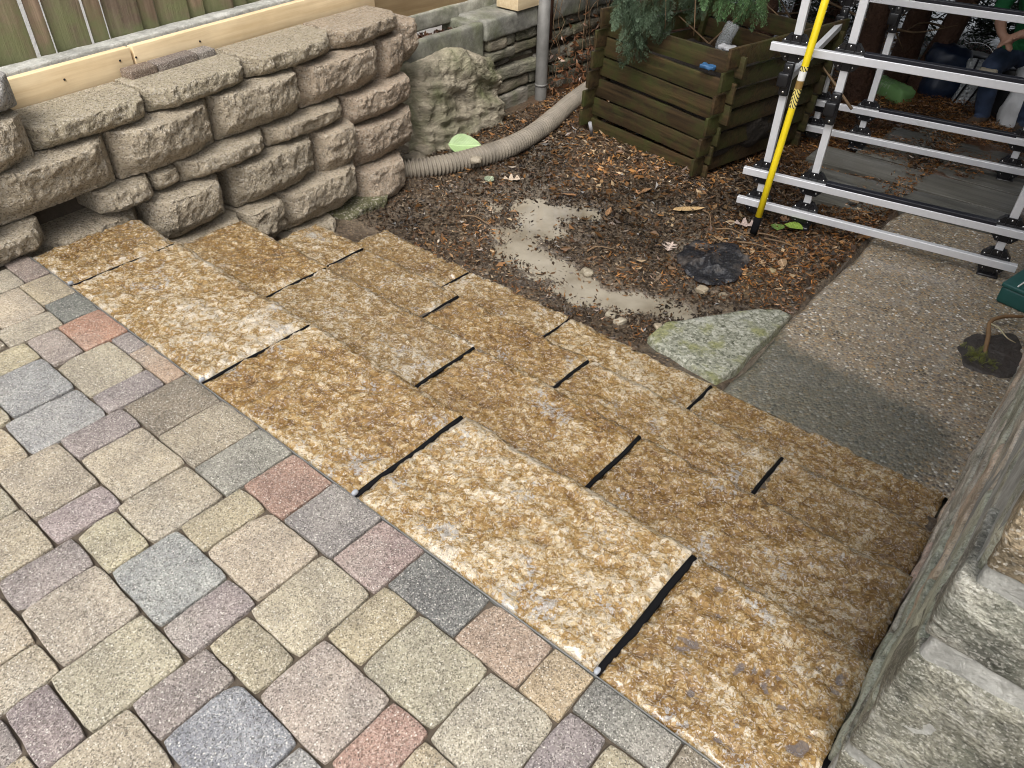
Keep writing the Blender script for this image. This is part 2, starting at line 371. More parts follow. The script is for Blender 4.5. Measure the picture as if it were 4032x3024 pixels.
def m_film():
    m = Mt('rain_water_film'); t = m.t; t.nodes.remove(m.b); o = [k for k in t.nodes if k.type == 'OUTPUT_MATERIAL'][0]
    tr = m.n('BsdfTransparent'); tr.inputs[0].default_value = (.90, .87, .82, 1)
    gl = m.n('BsdfGlossy'); gl.inputs['Roughness'].default_value = .05
    df = m.n('BsdfDiffuse'); df.inputs['Color'].default_value = (.62, .585, .58, 1)  # pale diffuse colour stands in for the sky reflected in the film
    m1 = m.n('MixShader'); m1.inputs[0].default_value = .12; t.links.new(tr.outputs[0], m1.inputs[1]); t.links.new(df.outputs[0], m1.inputs[2])
    fr = m.n('Fresnel', IOR=1.7)
    mx = m.n('MixShader'); t.links.new(fr.outputs[0], mx.inputs[0]); t.links.new(m1.outputs[0], mx.inputs[1]); t.links.new(gl.outputs[0], mx.inputs[2])
    t.links.new(mx.outputs[0], o.inputs[0]); return m.m
def m_puddle():
    m = Mt('muddy_water', .05, .6); v = m.co(False); n = m.noise(v, 4, 4)
    m.out('Base Color', m.mix(m.ramp(n, [(.35, 0.), (.65, 1.)]), (.21, .178, .13), (.37, .33, .26))); m.out('IOR', 1.65)
    m.bump(m.noise(v, 20, 2), .0012, .3); return m.m

def m_flag():
    m = Mt('mossy_flagstone', .35, .5); v = m.co(); w = m.warp(v, 14, .05); a = m.noise(w, 9, 6, .65); f = m.noise(w, 48, 6, .7, .4); k = m.sep(m.vor(m.warp(v, 50, .02), 95, out='Color'))
    c = m.ramp(m.ma('ADD', m.ma('MULTIPLY', f, .6), m.ma('MULTIPLY', k[0], .3)), [(.25, (.10, .105, .075)), (.42, (.27, .275, .21)), (.55, (.42, .42, .345)), (.7, (.62, .61, .54))])
    c = m.mix(m.ramp(a, [(.50, 0.), (.62, .75)]), c, m.mix(k[1], (.13, .14, .04), (.36, .36, .15))); c = m.mix(m.ramp(m.noise(v, 5, 4), [(.6, 0.), (.7, .5)]), c, (.50, .50, .46))
    m.out('Base Color', c); m.out('Roughness', m.ramp(a, [(.35, .15), (.6, .55)])); m.bump(m.ma('ADD', f, m.ma('MULTIPLY', k[0], .3)), .010, 1.); return m.m
def m_bag():
    m = Mt('dusty_black_plastic', .3, .5); v = m.co(); n = m.noise(v, 11, 6, .65)
    m.out('Base Color', m.mix(m.ramp(n, [(.5, 0.), (.68, .7)]), (.016, .016, .019), (.12, .10, .085))); m.out('Roughness', m.ramp(n, [(.4, .18), (.65, .6)])); m.bump(m.noise(v, 26, 5, .6), .014, 1.); return m.m
def m_leaf(c):
    m = Mt('veined_leaf', .45, .4); v = m.co(False); s = m.sep(v); ax = m.ma('ABSOLUTE', s[0])
    vein = m.ma('MULTIPLY', m.ma('GREATER_THAN', m.ma('FRACT', m.ma('MULTIPLY', m.ma('SUBTRACT', s[1], m.ma('MULTIPLY', ax, .9)), 55.)), .8), .45); mid = m.ma('LESS_THAN', ax, .0022)
    n = m.noise(v, 35, 5, .6); a = m.mix(n, tuple(x*.55 for x in c), tuple(min(1, x*1.25) for x in c))
    m.out('Base Color', m.mix(m.ma('MAXIMUM', vein, m.ma('MULTIPLY', mid, .7)), a, tuple(min(1, x*1.6+.04) for x in c))); m.bump(m.ma('SUBTRACT', n, vein), .003, 1.); return m.m
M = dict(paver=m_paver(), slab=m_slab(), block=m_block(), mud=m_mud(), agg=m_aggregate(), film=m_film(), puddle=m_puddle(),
    schist=m_house('grey_schist', (.085, .083, .07), (.225, .215, .185), (.50, .475, .415), (1, 1, 1.3), .2),
    schist_side=m_house('banded_schist', (.27, .245, .205), (.47, .43, .37), (.63, .59, .53), (1, .8, 1.3), .35),
    mossrock=m_rock('mossy_fieldstone', (.10, .092, .075), (.25, .23, .19), (.40, .37, .31), (1, .6, 2.2), .30, .7, .02, 12, .2),
    flag=m_flag(),
    mortar=m_rock('lime_mortar', (.22, .218, .195), (.34, .337, .305), (.50, .495, .46), (1, 1, 1), 0., .8, .008, 20, .2),
    curb=m_rock('weathered_cement', (.13, .13, .11), (.25, .245, .215), (.38, .37, .33), (1, 1, 1), .5, .75, .006, 9, .2),
    pebble=m_rock('pebble', (.3, .27, .22), (.45, .41, .34), (.6, .56, .48), (1, 1, 1), 0., .4, .004, 40, .2),
    sand=m_plain('joint_sand', (.085, .066, .047), .9, bump=.006, var=.5), soil=m_plain('black_soil', (.022, .017, .013), .85, var=.5, bump=.02, bs=30),
    newwood=m_wood('new_pine', (.66, .51, .31), (.84, .70, .48), 1, 6, .6, knots=True, bump=.001),
    ply=m_wood('stained_board', (.34, .23, .12), (.50, .37, .21), 1, 6, .6, bump=.001),
    fence=m_wood('old_fence_board', (.125, .088, .062), (.31, .235, .17), 2, 6, .75, algae=((.16, .175, .08), 6, .5, .50), bump=.004),
    binwood=m_wood('mossy_bin_board', (.020, .014, .008), (.085, .055, .026), 0, 6, .55, algae=((.045, .054, .014), 5, None, .44), bump=.004),
    plank=m_wood('wet_grey_plank', (.055, .055, .05), (.15, .15, .135), 0, 4, .3, algae=((.10, .09, .06), 4, None, .6), bump=.003),
    alu=m_plain('mill_aluminium', (.82, .83, .86), .42, .35, .05, 40), black=m_plain('black_plastic', (.012, .012, .014), .28, 0, .3, 50, .5),
    steel=m_plain('screw_steel', (.7, .7, .7), .25, 1.), rubber=m_plain('black_rubber', (.014, .015, .022), .35),
    yellow=m_plain('yellow_fibreglass', (.86, .66, .012), .4, 0, .06, 30), white=m_plain('white_label', (.8, .8, .76), .5),
    pipe=m_plain('galvanised_pipe', (.17, .165, .155), .6, .1, .4, 18, bump=.002), rust=m_plain('rusty_steel', (.09, .045, .03), .7, .3, .5, 30, bump=.004),
    hose=m_plain('grey_corrugated_plastic', (.22, .20, .17), .55, 0, .45, 9, bump=.003, bs=120), iron=m_plain('drain_iron', (.03, .03, .032), .5, .6, .3),
    rod=m_plain('dark_foam', (.006, .006, .007), .9, var=.3, spec=.1), rodend=m_plain('pale_foam', (.30, .315, .34), .6, var=.2), edging=m_plain('aluminium_edging', (.20, .20, .19), .5, .3, .3),
    bark=m_plain('cedar_bark', (.085, .043, .026), .85, var=.6, vs=12, bump=.03, bs=25), twig=m_plain('dry_twig', (.17, .11, .06), .8, var=.5),
    leafcol=m_attr('fallen_leaves', .32), conifer=m_attr('conifer_scale_leaves', .55), rubbish=m_bag(),
    stucco=m_plain('white_render', (.80, .80, .78), .9, var=.05, bump=.003))
# ------------------------------------------------------------------ ground
PUD = np.array([1, 1, .72])*np.array([(-2.62, 3.36, .09), (-2.50, 3.30, .15), (-2.42, 3.18, .14), (-2.45, 3.05, .12), (-2.38, 2.96, .12), (-2.22, 2.93, .10), (-2.05, 2.90, .10), (-1.88, 2.87, .11), (-1.74, 2.86, .07), (-1.6, 2.90, .03)])
PUD2 = np.array([(-2.50, 3.36, .05), (-2.38, 3.52, .05), (-2.30, 3.56, .04)])
PUD3 = np.array([(-1.60, 2.95, .03), (-1.48, 2.93, .05), (-1.40, 2.98, .035)])
WATER = -.545
def poly_dist(x, y, P):
    best = np.full(x.shape, 9.)
    for a, b in zip(P[:-1], P[1:]):
        d = b[:2]-a[:2]; t = np.clip(((x-a[0])*d[0]+(y-a[1])*d[1])/(d@d), 0, 1)
        w = a[2]+(b[2]-a[2])*t
        best = np.minimum(best, np.hypot(x-a[0]-d[0]*t, y-a[1]-d[1]*t)-w)
    return best
def gz(x, y):
    x = np.asarray(x, float); y = np.asarray(y, float); p = np.stack([x, y, x*0], 1)
    z = -.535 + .016*fbm(p*2.2, 3, 3) + .010*fbm(p*9, 4, 5)
    z = z + .03*ss(.8, .0, np.hypot(x+2.3, y-4.1)) + .035*ss(-1.5, -.95, x)*ss(3.2, 3.8, y) + .02*ss(2.75, 2.55, y)
    z = z + .05*ss(-3.2, -3.6, x) - .075*ss(-.925, -.885, x)*ss(2.4, 2.5, y)*ss(5.15, 5.05, y)
    n = .07*fbm(p*5, 4, 9)+.055*fbm(p*19, 3, 4)
    for P in (PUD, PUD2, PUD3):
        d = poly_dist(x, y, P)+n; z = z - .026*ss(.12, -.07, d)
    return z
def lines(lo, hi, dense0, dense1, step):
    a = list(np.arange(dense0, dense1+1e-6, step)); s = step; v = dense0
    left = []
    while v > lo: s *= 1.5; v = max(lo, v-s); left.append(v)
    s = step; v = dense1; right = []
    while v < hi: s *= 1.5; v = min(hi, v+s); right.append(v)
    return np.array(left[::-1]+a+right)
def make_ground():
    X = lines(-60, 60, -4.1, .3, .02); Y = lines(-60, 60, 2.3, 7.4, .02)
    A, B = np.meshgrid(X, Y, indexing='ij'); z = gz(A.ravel(), B.ravel())
    V = np.stack([A.ravel(), B.ravel(), z], 1)
    i, j = np.meshgrid(np.arange(len(X)-1), np.arange(len(Y)-1), indexing='ij'); q = (i*len(Y)+j).ravel()
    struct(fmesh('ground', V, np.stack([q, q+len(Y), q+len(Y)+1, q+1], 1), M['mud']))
    V, F = prism([(-3.0, 2.6), (-1.2, 2.6), (-1.2, 3.9), (-3.0, 3.9)], WATER-.06, WATER)
    struct(mesh('puddle', V, F, M['puddle'], smooth=False))
make_ground()

# ------------------------------------------------------------------ patio of tumbled pavers
PAVERS = """kp -3222 -3020 746 836;t -3009 -2813 715 836;d -2807 -2643 715 836;o -2637 -2434 684 836;m -2428 -2310 769 836;ot -2304 -2071 769 836;k -2065 -1869 616 836;ol -1863 -1672 616 836;gk -1666 -1510 612 836;r -1504 -1326 662 836;b -3200 -3013 560 740;b -3002 -2771 555 709;b -2765 -2638 526 709;mp -2632 -2434 573 678;b -2428 -2189 573 763;m -2183 -2070 573 763;t -2632 -2507 375 567;g -2501 -2270 372 567;g -2260 -2070 338 567;t -2450 -2263 140 366;m -2064 -1949 416 610;b -1943 -1706 416 610;t -2253 -2070 110 332;mb -2064 -1813 230 410;pb -1880 -1692 40 224;m -1807 -1698 230 410;t -1686 -1509 272 386;b -1694 -1509 392 606;t -1504 -1390 465 656;g -1503 -1273 272 459;m -1686 -1563 75 266;mb -1557 -1342 75 266;b -1336 -1151 42 266;m -1267 -1154 272 459;b -1384 -1159 465 656;b -1150 -965 433 657;t -1145 -965 318 427;m -1145 -1030 128 312;gb -1024 -806 128 312;mg -959 -728 318 505;t -959 -844 511 697;b -838 -615 511 697;bg -609 -424 493 697;r -722 -614 328 505;t -608 -495 300 487;m -418 -319 555 739;t -312 -125 550 739;gk -1320 -1127 662 836;mk -1121 -965 663 836;d -959 -735 703 836;bp -729 -541 703 836;y -535 -424 703 836;gk -418 -197 745 836;k -191 30 745 836;t -1640 -1456 -115 69;b -1450 -1338 -115 69;m -1332 -1151 -57 36;b -1145 -960 -57 122;m -1332 -1220 -260 -63;t -1214 -1030 -260 -63;g -800 -725 140 312;b 40 214 650 824;g 220 394 610 824;b 400 574 650 824;r -110 34 520 734;m 40 214 470 644;t 400 574 470 644;g 220 394 390 604;b -3200 -3026 340 554;k -3020 -2846 330 544;mb -2840 -2770 370 544;r -410 -236 330 544;mb -230 -136 370 544;b -2760 -2666 350 521;b -130 34 300 514;t -490 -416 310 484;r 40 214 250 464;t 400 574 290 464;r 220 394 210 384;t -2840 -2766 190 364;b -2660 -2486 150 364;g -230 -136 190 364;r -2760 -2666 170 344;g -3200 -3026 160 334;m -3020 -2846 110 324;t -710 -616 150 324;t -410 -236 110 324;b -490 -416 130 304;g -610 -516 120 294;m -130 34 80 294;t 400 574 70 284;b 40 214 70 244;b -2060 -1886 50 224;r 220 394 -10 204;m -2840 -2766 10 184;mb -230 -136 10 184;t -2760 -2666 -10 164;t -3200 -3026 -20 154;m -2660 -2486 -70 144;r -710 -616 -30 144;k -2480 -2306 -80 134;g -2300 -2258 -80 134;r -800 -716 -40 134;g -950 -806 -90 124;t -510 -416 -50 124;b -610 -516 -60 114;g -3020 -2846 -70 104;t -2250 -2066 -70 104;b -410 -236 -110 104;t -130 34 -140 74;b -1680 -1646 -150 64;b 40 214 -150 64;r 400 574 -110 64;t -2060 -1886 -170 44;k -1880 -1686 -140 34;b -2840 -2766 -170 4;k -230 -136 -170 4;t -2760 -2666 -190 -16;b 220 394 -230 -16;r -3200 -3026 -240 -26;g -710 -616 -210 -36;t -800 -716 -220 -46;r -510 -416 -230 -56;g -1020 -956 -240 -66;t -610 -516 -240 -66;t -3020 -2846 -250 -76;m -2660 -2486 -290 -76;b -2250 -2076 -250 -76;b -2480 -2266 -260 -86;m -950 -806 -310 -96;b -1640 -1426 -290 -120;b -1420 -1336 -290 -120;g -410 -236 -330 -116;t 400 574 -330 -116;b -1880 -1686 -320 -146;g -130 34 -360 -146;b -1680 -1646 -370 -156;r 40 214 -370 -156;b -2840 -2766 -350 -176;r -2070 -1886 -350 -176;mb -230 -136 -350 -176;mb -2760 -2666 -370 -196;t -710 -616 -390 -216;b -800 -716 -400 -226;b -510 -416 -410 -236;r 220 394 -450 -236;b -3200 -3026 -420 -246;g -1020 -956 -420 -246;b -610 -516 -420 -246;g -2260 -2076 -430 -256;k -2480 -2266 -440 -266;r -1330 -1156 -440 -266;m -1150 -1056 -440 -266"""
PCOL = dict(b=(0.388, 0.344, 0.260), t=(0.383, 0.333, 0.233), g=(.285, .29, .275), m=(.272, .232, .222), d=(.15, .15, .143), o=(.36, .215, .145), r=(.35, .225, .18),
    k=(0.228, 0.190, 0.150), y=(0.407, 0.333, 0.215), ol=(0.291, 0.261, 0.191), gk=(.235, .225, .20), mb=(0.354, 0.315, 0.252), pb=(0.398, 0.340, 0.260), gb=(.25, .265, .28),
    mg=(0.335, 0.302, 0.259), bg=(0.373, 0.342, 0.274), bp=(0.359, 0.285, 0.215), mk=(.30, .235, .205), kp=(0.262, 0.204, 0.183), mp=(0.310, 0.258, 0.233), ot=(.36, .27, .19))
def make_patio():
    V, F = box(-3.24, 1.6, -1.2, .838, -.16, -.0135, .002)
    pat = struct(mesh('patio', V, F, M['sand'], smooth=False))
    for i, r in enumerate(PAVERS.split(';')):
        c, x0, x1, y0, y1 = r.split(); x0, x1, y0, y1 = [int(a)/1000 for a in (x0, x1, y0, y1)]
        near = i < 61
        edge = y1 > .83
        hx, hy, hz = (x1-x0)/2+.0006, (y1-y0)/2+.0006, .034
        V, F = rbox(hx, hy, hz, .0038 if near else .005, .03 if near else .09, .0016 if near else 0, 38, i, 2)
        # tumbled outline: rounded corners, wavy sides, a chip here and there
        u, w = V[:, 0]/hx, V[:, 1]/hy; k = ss(.72, 1., np.minimum(np.abs(u), np.abs(w)))
        s = 1-.042*k*(0.3 if edge else 1)
        V[:, 0] *= s; V[:, 1] *= s
        if near:
            P = np.stack([V[:, 0]*14, V[:, 1]*14, V[:, 2]*0+i*3.1], 1)
            V[:, 0] += .0036*fbm(P*1.6, 3, 1)*np.abs(u)**3; V[:, 1] += .0036*fbm(P*1.6+40, 3, 2)*np.abs(w)**3
            if i % 4 == 2:
                a = random.choice([(1, 1), (1, -1), (-1, 1), (-1, -1)]); d = np.hypot((V[:, 0]-a[0]*hx), (V[:, 1]-a[1]*hy)*.6)
                V[:, 2] -= .014*ss(.035, .005, d+.008*vn(V*90, i))*(V[:, 2] > 0)
        col = PCOL[c]; j = random.uniform(.92, 1.08); col = tuple(x*j*random.uniform(.97, 1.03) for x in col)
        o = mesh('paver', V, F, M['paver'], pat, ((x0+x1)/2, (y0+y1)/2, -.034+random.uniform(-.0025, .002)), color=col)
        o.rotation_euler = (random.uniform(-.006, .006), random.uniform(-.006, .006), random.uniform(-.008, .008))
    V, F = box(-3.2, .06, .8385, .8425, -.10, -.003, .001); mesh('edging_strip', V, F, M['edging'], pat, smooth=False)
make_patio()

# ------------------------------------------------------------------ stone steps
def slab_mesh(x0, x1, y0, y1, seed, thick=.158, front=.010, res=.0075, skew=0.):
    nx = int((x1-x0)/res); ny = int((y1-y0)/res)
    u = np.linspace(0, 1, nx+1); w = np.linspace(0, 1, ny+1)
    U, Wv = np.meshgrid(u, w, indexing='ij'); U = U.ravel(); Wv = Wv.ravel()
    X = x0+(x1-x0)*U; Y = y0+(y1-y0)*Wv
    P = np.stack([X, Y, X*0+seed*5.3], 1)
    # ragged outline
    e = lambda q, t: np.stack([q*t, q*0+seed*9.1, q*0], 1)
    X = X + skew*Wv + (.005*fbm(e(Y, 9), 3, seed+1)+.003*fbm(e(Y, 45), 2, seed+2))*ss(.93, 1, U) + (.005*fbm(e(Y, 9), 3, seed+3)+.003*fbm(e(Y, 45), 2, seed+5))*ss(.07, 0, U)
    Y = Y + (front*fbm(e(X, 6), 3, seed+4)+.006*fbm(e(X, 40), 3, seed+6))*ss(.85, 1, Wv) + .002*fbm(e(X, 20), 2, seed+7)*ss(.1, 0, Wv)
    big = fbm(P*5, 3, seed+11); mid = fbm(P*17, 4, seed+12, .55); rid = fbm(P*38, 3, seed+13, .55, True)
    lay = fbm(P*np.array([11, 16, 1.]), 4, seed+14)
    ter = np.floor(lay*5)/5+ss(.55, 1, lay*5-np.floor(lay*5))/5          # flaky cleft layers
    hgt = .22*big+.50*mid+.38*rid+.42*ter
    hgt = (hgt-hgt.mean())/(hgt.std()+1e-6)
    edge = np.minimum.reduce([U*(x1-x0), (1-U)*(x1-x0), (1-Wv)*(y1-y0), Wv*(y1-y0)+.01])
    Z = .0033*hgt - .014*ss(.028, 0, edge+.008*mid)
    top = np.stack([X, Y, Z], 1)
    i, j = np.meshgrid(np.arange(nx), np.arange(ny), indexing='ij'); q = (i*(ny+1)+j).ravel(); s = ny+1
    F = [np.stack([q, q+s, q+s+1, q+1], 1)]
    idx = np.arange((nx+1)*(ny+1)).reshape(nx+1, ny+1)
    ring = np.concatenate([idx[:-1, 0], idx[-1, :-1], idx[:0:-1, -1], idx[0, :0:-1]])
    V = [top]; prev = ring; n = len(top); c = np.array([(x0+x1)/2, (y0+y1)/2, 0])
    for lev in (.3, .65, 1.):
        B = top[ring].copy(); B[:, 2] = B[:, 2]*(1-lev)-thick*lev
        d = B-c; d[:, 2] = 0; d /= np.linalg.norm(d, axis=1, keepdims=True)+1e-9
        B[:, :2] += d[:, :2]*(.012*fbm(B*14+seed, 3, seed+20))[:, None]*(lev < 1)
        B[:, :2] -= .0035*d[:, :2]
        V.append(B); cur = np.arange(n, n+len(ring)); n += len(ring)
        F.append(np.stack([prev, np.roll(prev, -1), np.roll(cur, -1), cur], 1)[:, ::-1]); prev = cur
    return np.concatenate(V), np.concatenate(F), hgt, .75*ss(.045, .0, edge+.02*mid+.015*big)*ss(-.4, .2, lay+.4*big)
RISE = .165
def make_steps():
    st = thing('stone_steps', 'wet golden brown limestone steps leading down from the paver patio to the mud', 'steps', (-1.5, 1.7, -.68))
    off = np.array([1.5, -1.7, .68])
    rows = [(0., .846, 1.297, [-3.205, -2.885, -2.000, -1.249, -.425, .046], [.44, .76, .46, .82, .44], [.009, .010, .016, .019]),
            (-RISE, 1.255, 1.752, [-3.15, -2.50, -1.615, -.858, .040], [.44, .56, .38, .36], [.011, .013, .015]),
            (-2*RISE, 1.71, 2.158, [-3.12, -2.74, -2.085, -1.350, -.493, .030], [.62, .48, .38, .52, .42], [.008, .012, .015, .014]),
            (-3*RISE, 2.115, 2.548, [-3.045, -2.377, -1.725, -.958, .015], [.42, .52, .74, .44], [.012, .012, .014])]
    sd = 1
    for z, y0, y1, xs, pale, gaps in rows:
        for k in range(len(xs)-1):
            a = xs[k]+(gaps[k-1]/2 if k > 0 else 0); b = xs[k+1]-(gaps[k]/2 if k < len(gaps) else 0)
            sk = .045 if (z == 0 and k == 1) else 0
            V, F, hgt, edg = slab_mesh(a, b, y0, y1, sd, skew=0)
            cx, cy = (a+b)/2, (y0+y1)/2
            V2 = V-np.array([cx, cy, 0])
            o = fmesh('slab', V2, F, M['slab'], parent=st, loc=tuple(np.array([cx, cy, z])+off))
            o.color = (pale[k], random.random(), random.random(), 1)
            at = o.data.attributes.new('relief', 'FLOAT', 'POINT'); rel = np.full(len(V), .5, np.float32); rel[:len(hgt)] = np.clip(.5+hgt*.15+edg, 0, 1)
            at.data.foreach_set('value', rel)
            # rain standing in the hollows of the cleft surface
            lvl = -.009 if pale[k] > .6 else (-.0066 if (k == len(xs)-2) else -.0075)
            if sd in (5,): lvl = -.0058
            W2 = np.array([[-(b-a)/2+.03, -(y1-y0)/2+.035, lvl], [(b-a)/2-.03, -(y1-y0)/2+.035, lvl], [(b-a)/2-.03, (y1-y0)/2-.03, lvl], [-(b-a)/2+.03, (y1-y0)/2-.03, lvl]]); G = [[0, 1, 2, 3]]
            if lvl > -.006: mesh('water_film', W2, G, M['film'], o, smooth=False)
            sd += 1
            if k < len(gaps) and True:
                xr = xs[k+1]; yy = np.linspace(y0 if z == 0 else y0+.05, y1-.012, 14)
                pts = np.stack([xr+.002*np.sin(yy*23+k), yy, np.full(14, z-.016)], 1)
                V, F2 = tube(pts, max(.0055, gaps[k]*.55), 8)
                rd = mesh('backer_rod', V+off, F2, M['rod'], st)
                if z == 0:
                    V, F2 = rbox(.0065, .010, .007, .006, .01, .0012, 90, k); mesh('rod_end', V+np.array([xr-.002, .852, -.002])+off, F2, M['rodend'], rd)
    # black foam pipe in the gap beside the house wall
    pts = catmull([(.058, .80, -.075), (.066, .88, -.045), (.064, .95, -.03), (.060, 1.03, -.035), (.056, 1.08, -.06)], 6)
    V, F = tube(pts, np.linspace(.021, .016, len(pts)), 12); mesh('foam_pipe', V+off, F, M['rod'], st)
    V, F = box(-3.1, -.02, .86, 2.08, -.70, -.345, .005); mesh('gravel_base', V+off, F, M['sand'], st, smooth=False)
    V, F = box(-3.1, -.02, .86, 1.22, -.35, -.175, .005); mesh('gravel_base', V+off, F, M['sand'], st, smooth=False)
make_steps()

# ------------------------------------------------------------------ segmental retaining wall
def wall_x(y, z): return -3.30-.10*(y-1.06)+.16*(.42-z)
BLK = [(1.05, 1.557, .325, .43), (1.565, 2.11, .33, .435), (2.12, 2.69, .335, .44), (2.697, 3.205, .335, .44),
       (.80, 1.325, .105, .318), (1.337, 1.855, .105, .322), (1.866, 2.394, .11, .327), (2.406, 3.0, .11, .328), (3.008, 3.23, .085, .325), (3.235, 3.37, .13, .37),
       (.55, .945, -.01, .098), (1.20, 1.46, -.005, .098), (1.465, 1.60, -.005, .098), (1.606, 2.115, .0, .102), (2.126, 2.668, .0, .102), (2.688, 3.22, -.07, .102),
       (1.395, 1.79, -.22, -.012), (1.85, 2.405, -.222, -.007), (2.416, 2.684, -.25, -.007), (2.692, 3.20, -.302, -.078),
       (1.45, 1.832, -.44, -.229), (1.84, 2.086, -.44, -.23), (2.10, 2.667, -.45, -.23), (2.678, 3.045, -.56, -.31),
       (2.05, 2.41, -.66, -.458), (2.42, 2.87, -.66, -.468),
       (.90, 1.385, -.22, -.03), (.30, .79, .105, .30), (.42, 1.035, .312, .50), (.36, 1.055, .508, .63)]
def make_wall():
    rw = thing('retaining_wall', 'tan split face concrete block retaining wall beside the stone steps', 'wall', (-3.4, 2, -.66), 0)
    off = np.array([3.4, -2, .66])
    for i, (y0, y1, z0, z1) in enumerate(BLK):
        hx, hy, hz = .13, (y1-y0)/2, (z1-z0)/2
        V, F = rbox(hx, hy, hz, .006, .010, 0, 1, i, mx=58)
        f = ss(hx-.075, hx, V[:, 0]); u = V[:, 1]/hy; w = V[:, 2]/hz
        capc = z1 > .42 and z1 < .5
        # flared sides: the rough face is narrower than the block behind it
        tp = min(.045, hy*.2)
        V[:, 1] -= np.sign(u)*tp*f*ss(.5, 1, np.abs(u))*(1.25 if i % 3 else .75)
        P = V+i*3.3
        # squared off above, undercut below: the split face overhangs the ledge of the course beneath
        pill = 1-np.abs(u)**3.2
        big = fbm(P*6, 2, i+3); rock = fbm(P*20, 4, i+30, .55); rid = fbm(P*46, 3, i+60, .5, True)
        pl = np.floor(big*4)/4+ss(.5, 1, big*4-np.floor(big*4))/4
        low = .060 if z1-z0 > .15 else .040
        d = .026*pill+.004-low*ss(-.15, -1.05, w)-.006*ss(.7, 1, w)+.028*pl*(1-.5*np.abs(u)**4)+.013*rock+.010*rid
        V[:, 0] += f*d
        V[:, 2] += f*(.008*rock+.008*fbm(P*10, 2, i+90))*ss(.6, 1, np.abs(w)) - f*.006*np.sign(w)*ss(.75, 1, np.abs(w))
        V[:, 1] += f*.008*rock
        yc, zc = (y0+y1)/2, (z0+z1)/2
        x = wall_x(yc, zc)-hx
        if i in (12, ): x -= .055
        if i in (11, ): x -= .02
        if i in (8,): x -= .03
        if i == 9: x -= .06
        if i == 26: x -= .10
        if i >= 27: x += .035 if i > 27 else .02
        if 15 <= i and y0 > 2.6 and i < 26: x += .0
        red = ss(2.2, 3.0, yc)
        base = np.array([.50, .43, .325])*(1-red)+np.array([.52, .415, .315])*red
        if i == len(BLK)-1: base = np.array([.52, .51, .49])
        if i in (25,): base = np.array([.20, .20, .11])
        if i in (0, 1, 2, 3): base = base*np.array([.97, .99, .97])
        base = base*random.uniform(.9, 1.08)
        o = mesh('block', V, F, M['block'], rw, tuple(np.array([x, yc, zc])+off), color=tuple(base))
        o.rotation_euler = (random.uniform(-.01, .01), random.uniform(-.012, .012), .10+random.uniform(-.02, .02))
    V, F = prism([(-3.52, .3), (-3.45, .3), (-3.62, 3.2), (-3.72, 3.2)], -.66, .30); mesh('gravel_core', V+off, F, M['sand'], rw, smooth=False)
    for k, (y0, y1, c) in enumerate([(1.60, 1.735, (.22, .165, .125)), (1.74, 1.955, (.20, .165, .145)), (1.96, 2.06, (.30, .27, .24))]):
        V, F = rbox(.042, (y1-y0)/2, .0225, .005, .05, .001, 40, k)
        xx = -3.575-.10*((y0+y1)/2-1.6)
        o = mesh('brick', V, F, M['paver'], rw, tuple(np.array([xx, (y0+y1)/2, .447 if k < 2 else .444])+off), color=c); o.rotation_euler = (0, 0, .1)
make_wall()
# ------------------------------------------------------------------ concrete path and plank walk
def make_path():
    X = np.linspace(-.905, .25, 60); Y = np.linspace(2.532, 5.02, 130)
    A, B = np.meshgrid(X, Y, indexing='ij'); A = A.ravel(); B = B.ravel(); p = np.stack([A, B, A*0], 1)
    edge = .022*fbm(np.stack([B*5, B*0, B*0], 1), 3, 2)
    A2 = A+edge*ss(-.80, -.905, A)
    z = -.503+.004*fbm(p*3, 3, 1)-.012*ss(-.88, -.905, A)
    i, j = np.meshgrid(np.arange(59), np.arange(129), indexing='ij'); q = (i*130+j).ravel()
    F = np.stack([q, q+130, q+131, q+1], 1); V = np.stack([A2, B, z], 1)
    L = np.arange(130); n = len(V); V = np.vstack([V, V[:130]-np.array([0.004, 0, .12])]); F = np.vstack([F, np.stack([L[:-1], L[1:], n+L[1:], n+L[:-1]], 1)])
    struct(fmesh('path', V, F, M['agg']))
    # far bay of the path, one joint further on, and the timber walk under the frame
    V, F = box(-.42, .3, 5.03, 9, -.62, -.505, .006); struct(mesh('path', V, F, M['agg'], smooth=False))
    walk = thing('plank_walk', 'wet dark grey plank walk lying on the ground under the aluminium frame', 'walkway', (-1, 5.2, -.54))
    o = np.array([1, -5.2, .54])
    for k, (x0, x1, y, w, a, mz) in enumerate([(-1.40, -.96, 4.665, .17, .16, 0), (-1.56, -.35, 4.93, .33, .12, .002), (-1.66, -.40, 5.28, .30, .04, .004), (-1.45, -.1, 5.62, .28, .03, -.004), (-1.40, .1, 5.99, .32, .05, 0), (-1.25, .2, 6.36, .30, .05, -.006)]):
        V, F = rbox((x1-x0)/2, w/2, .022, .004, .06, .0025, 14, k); V = rotz(V, a)
        mesh('plank', V, F, M['plank'], walk, tuple(np.array([(x0+x1)/2, y, -.512+mz])+o))
make_path()
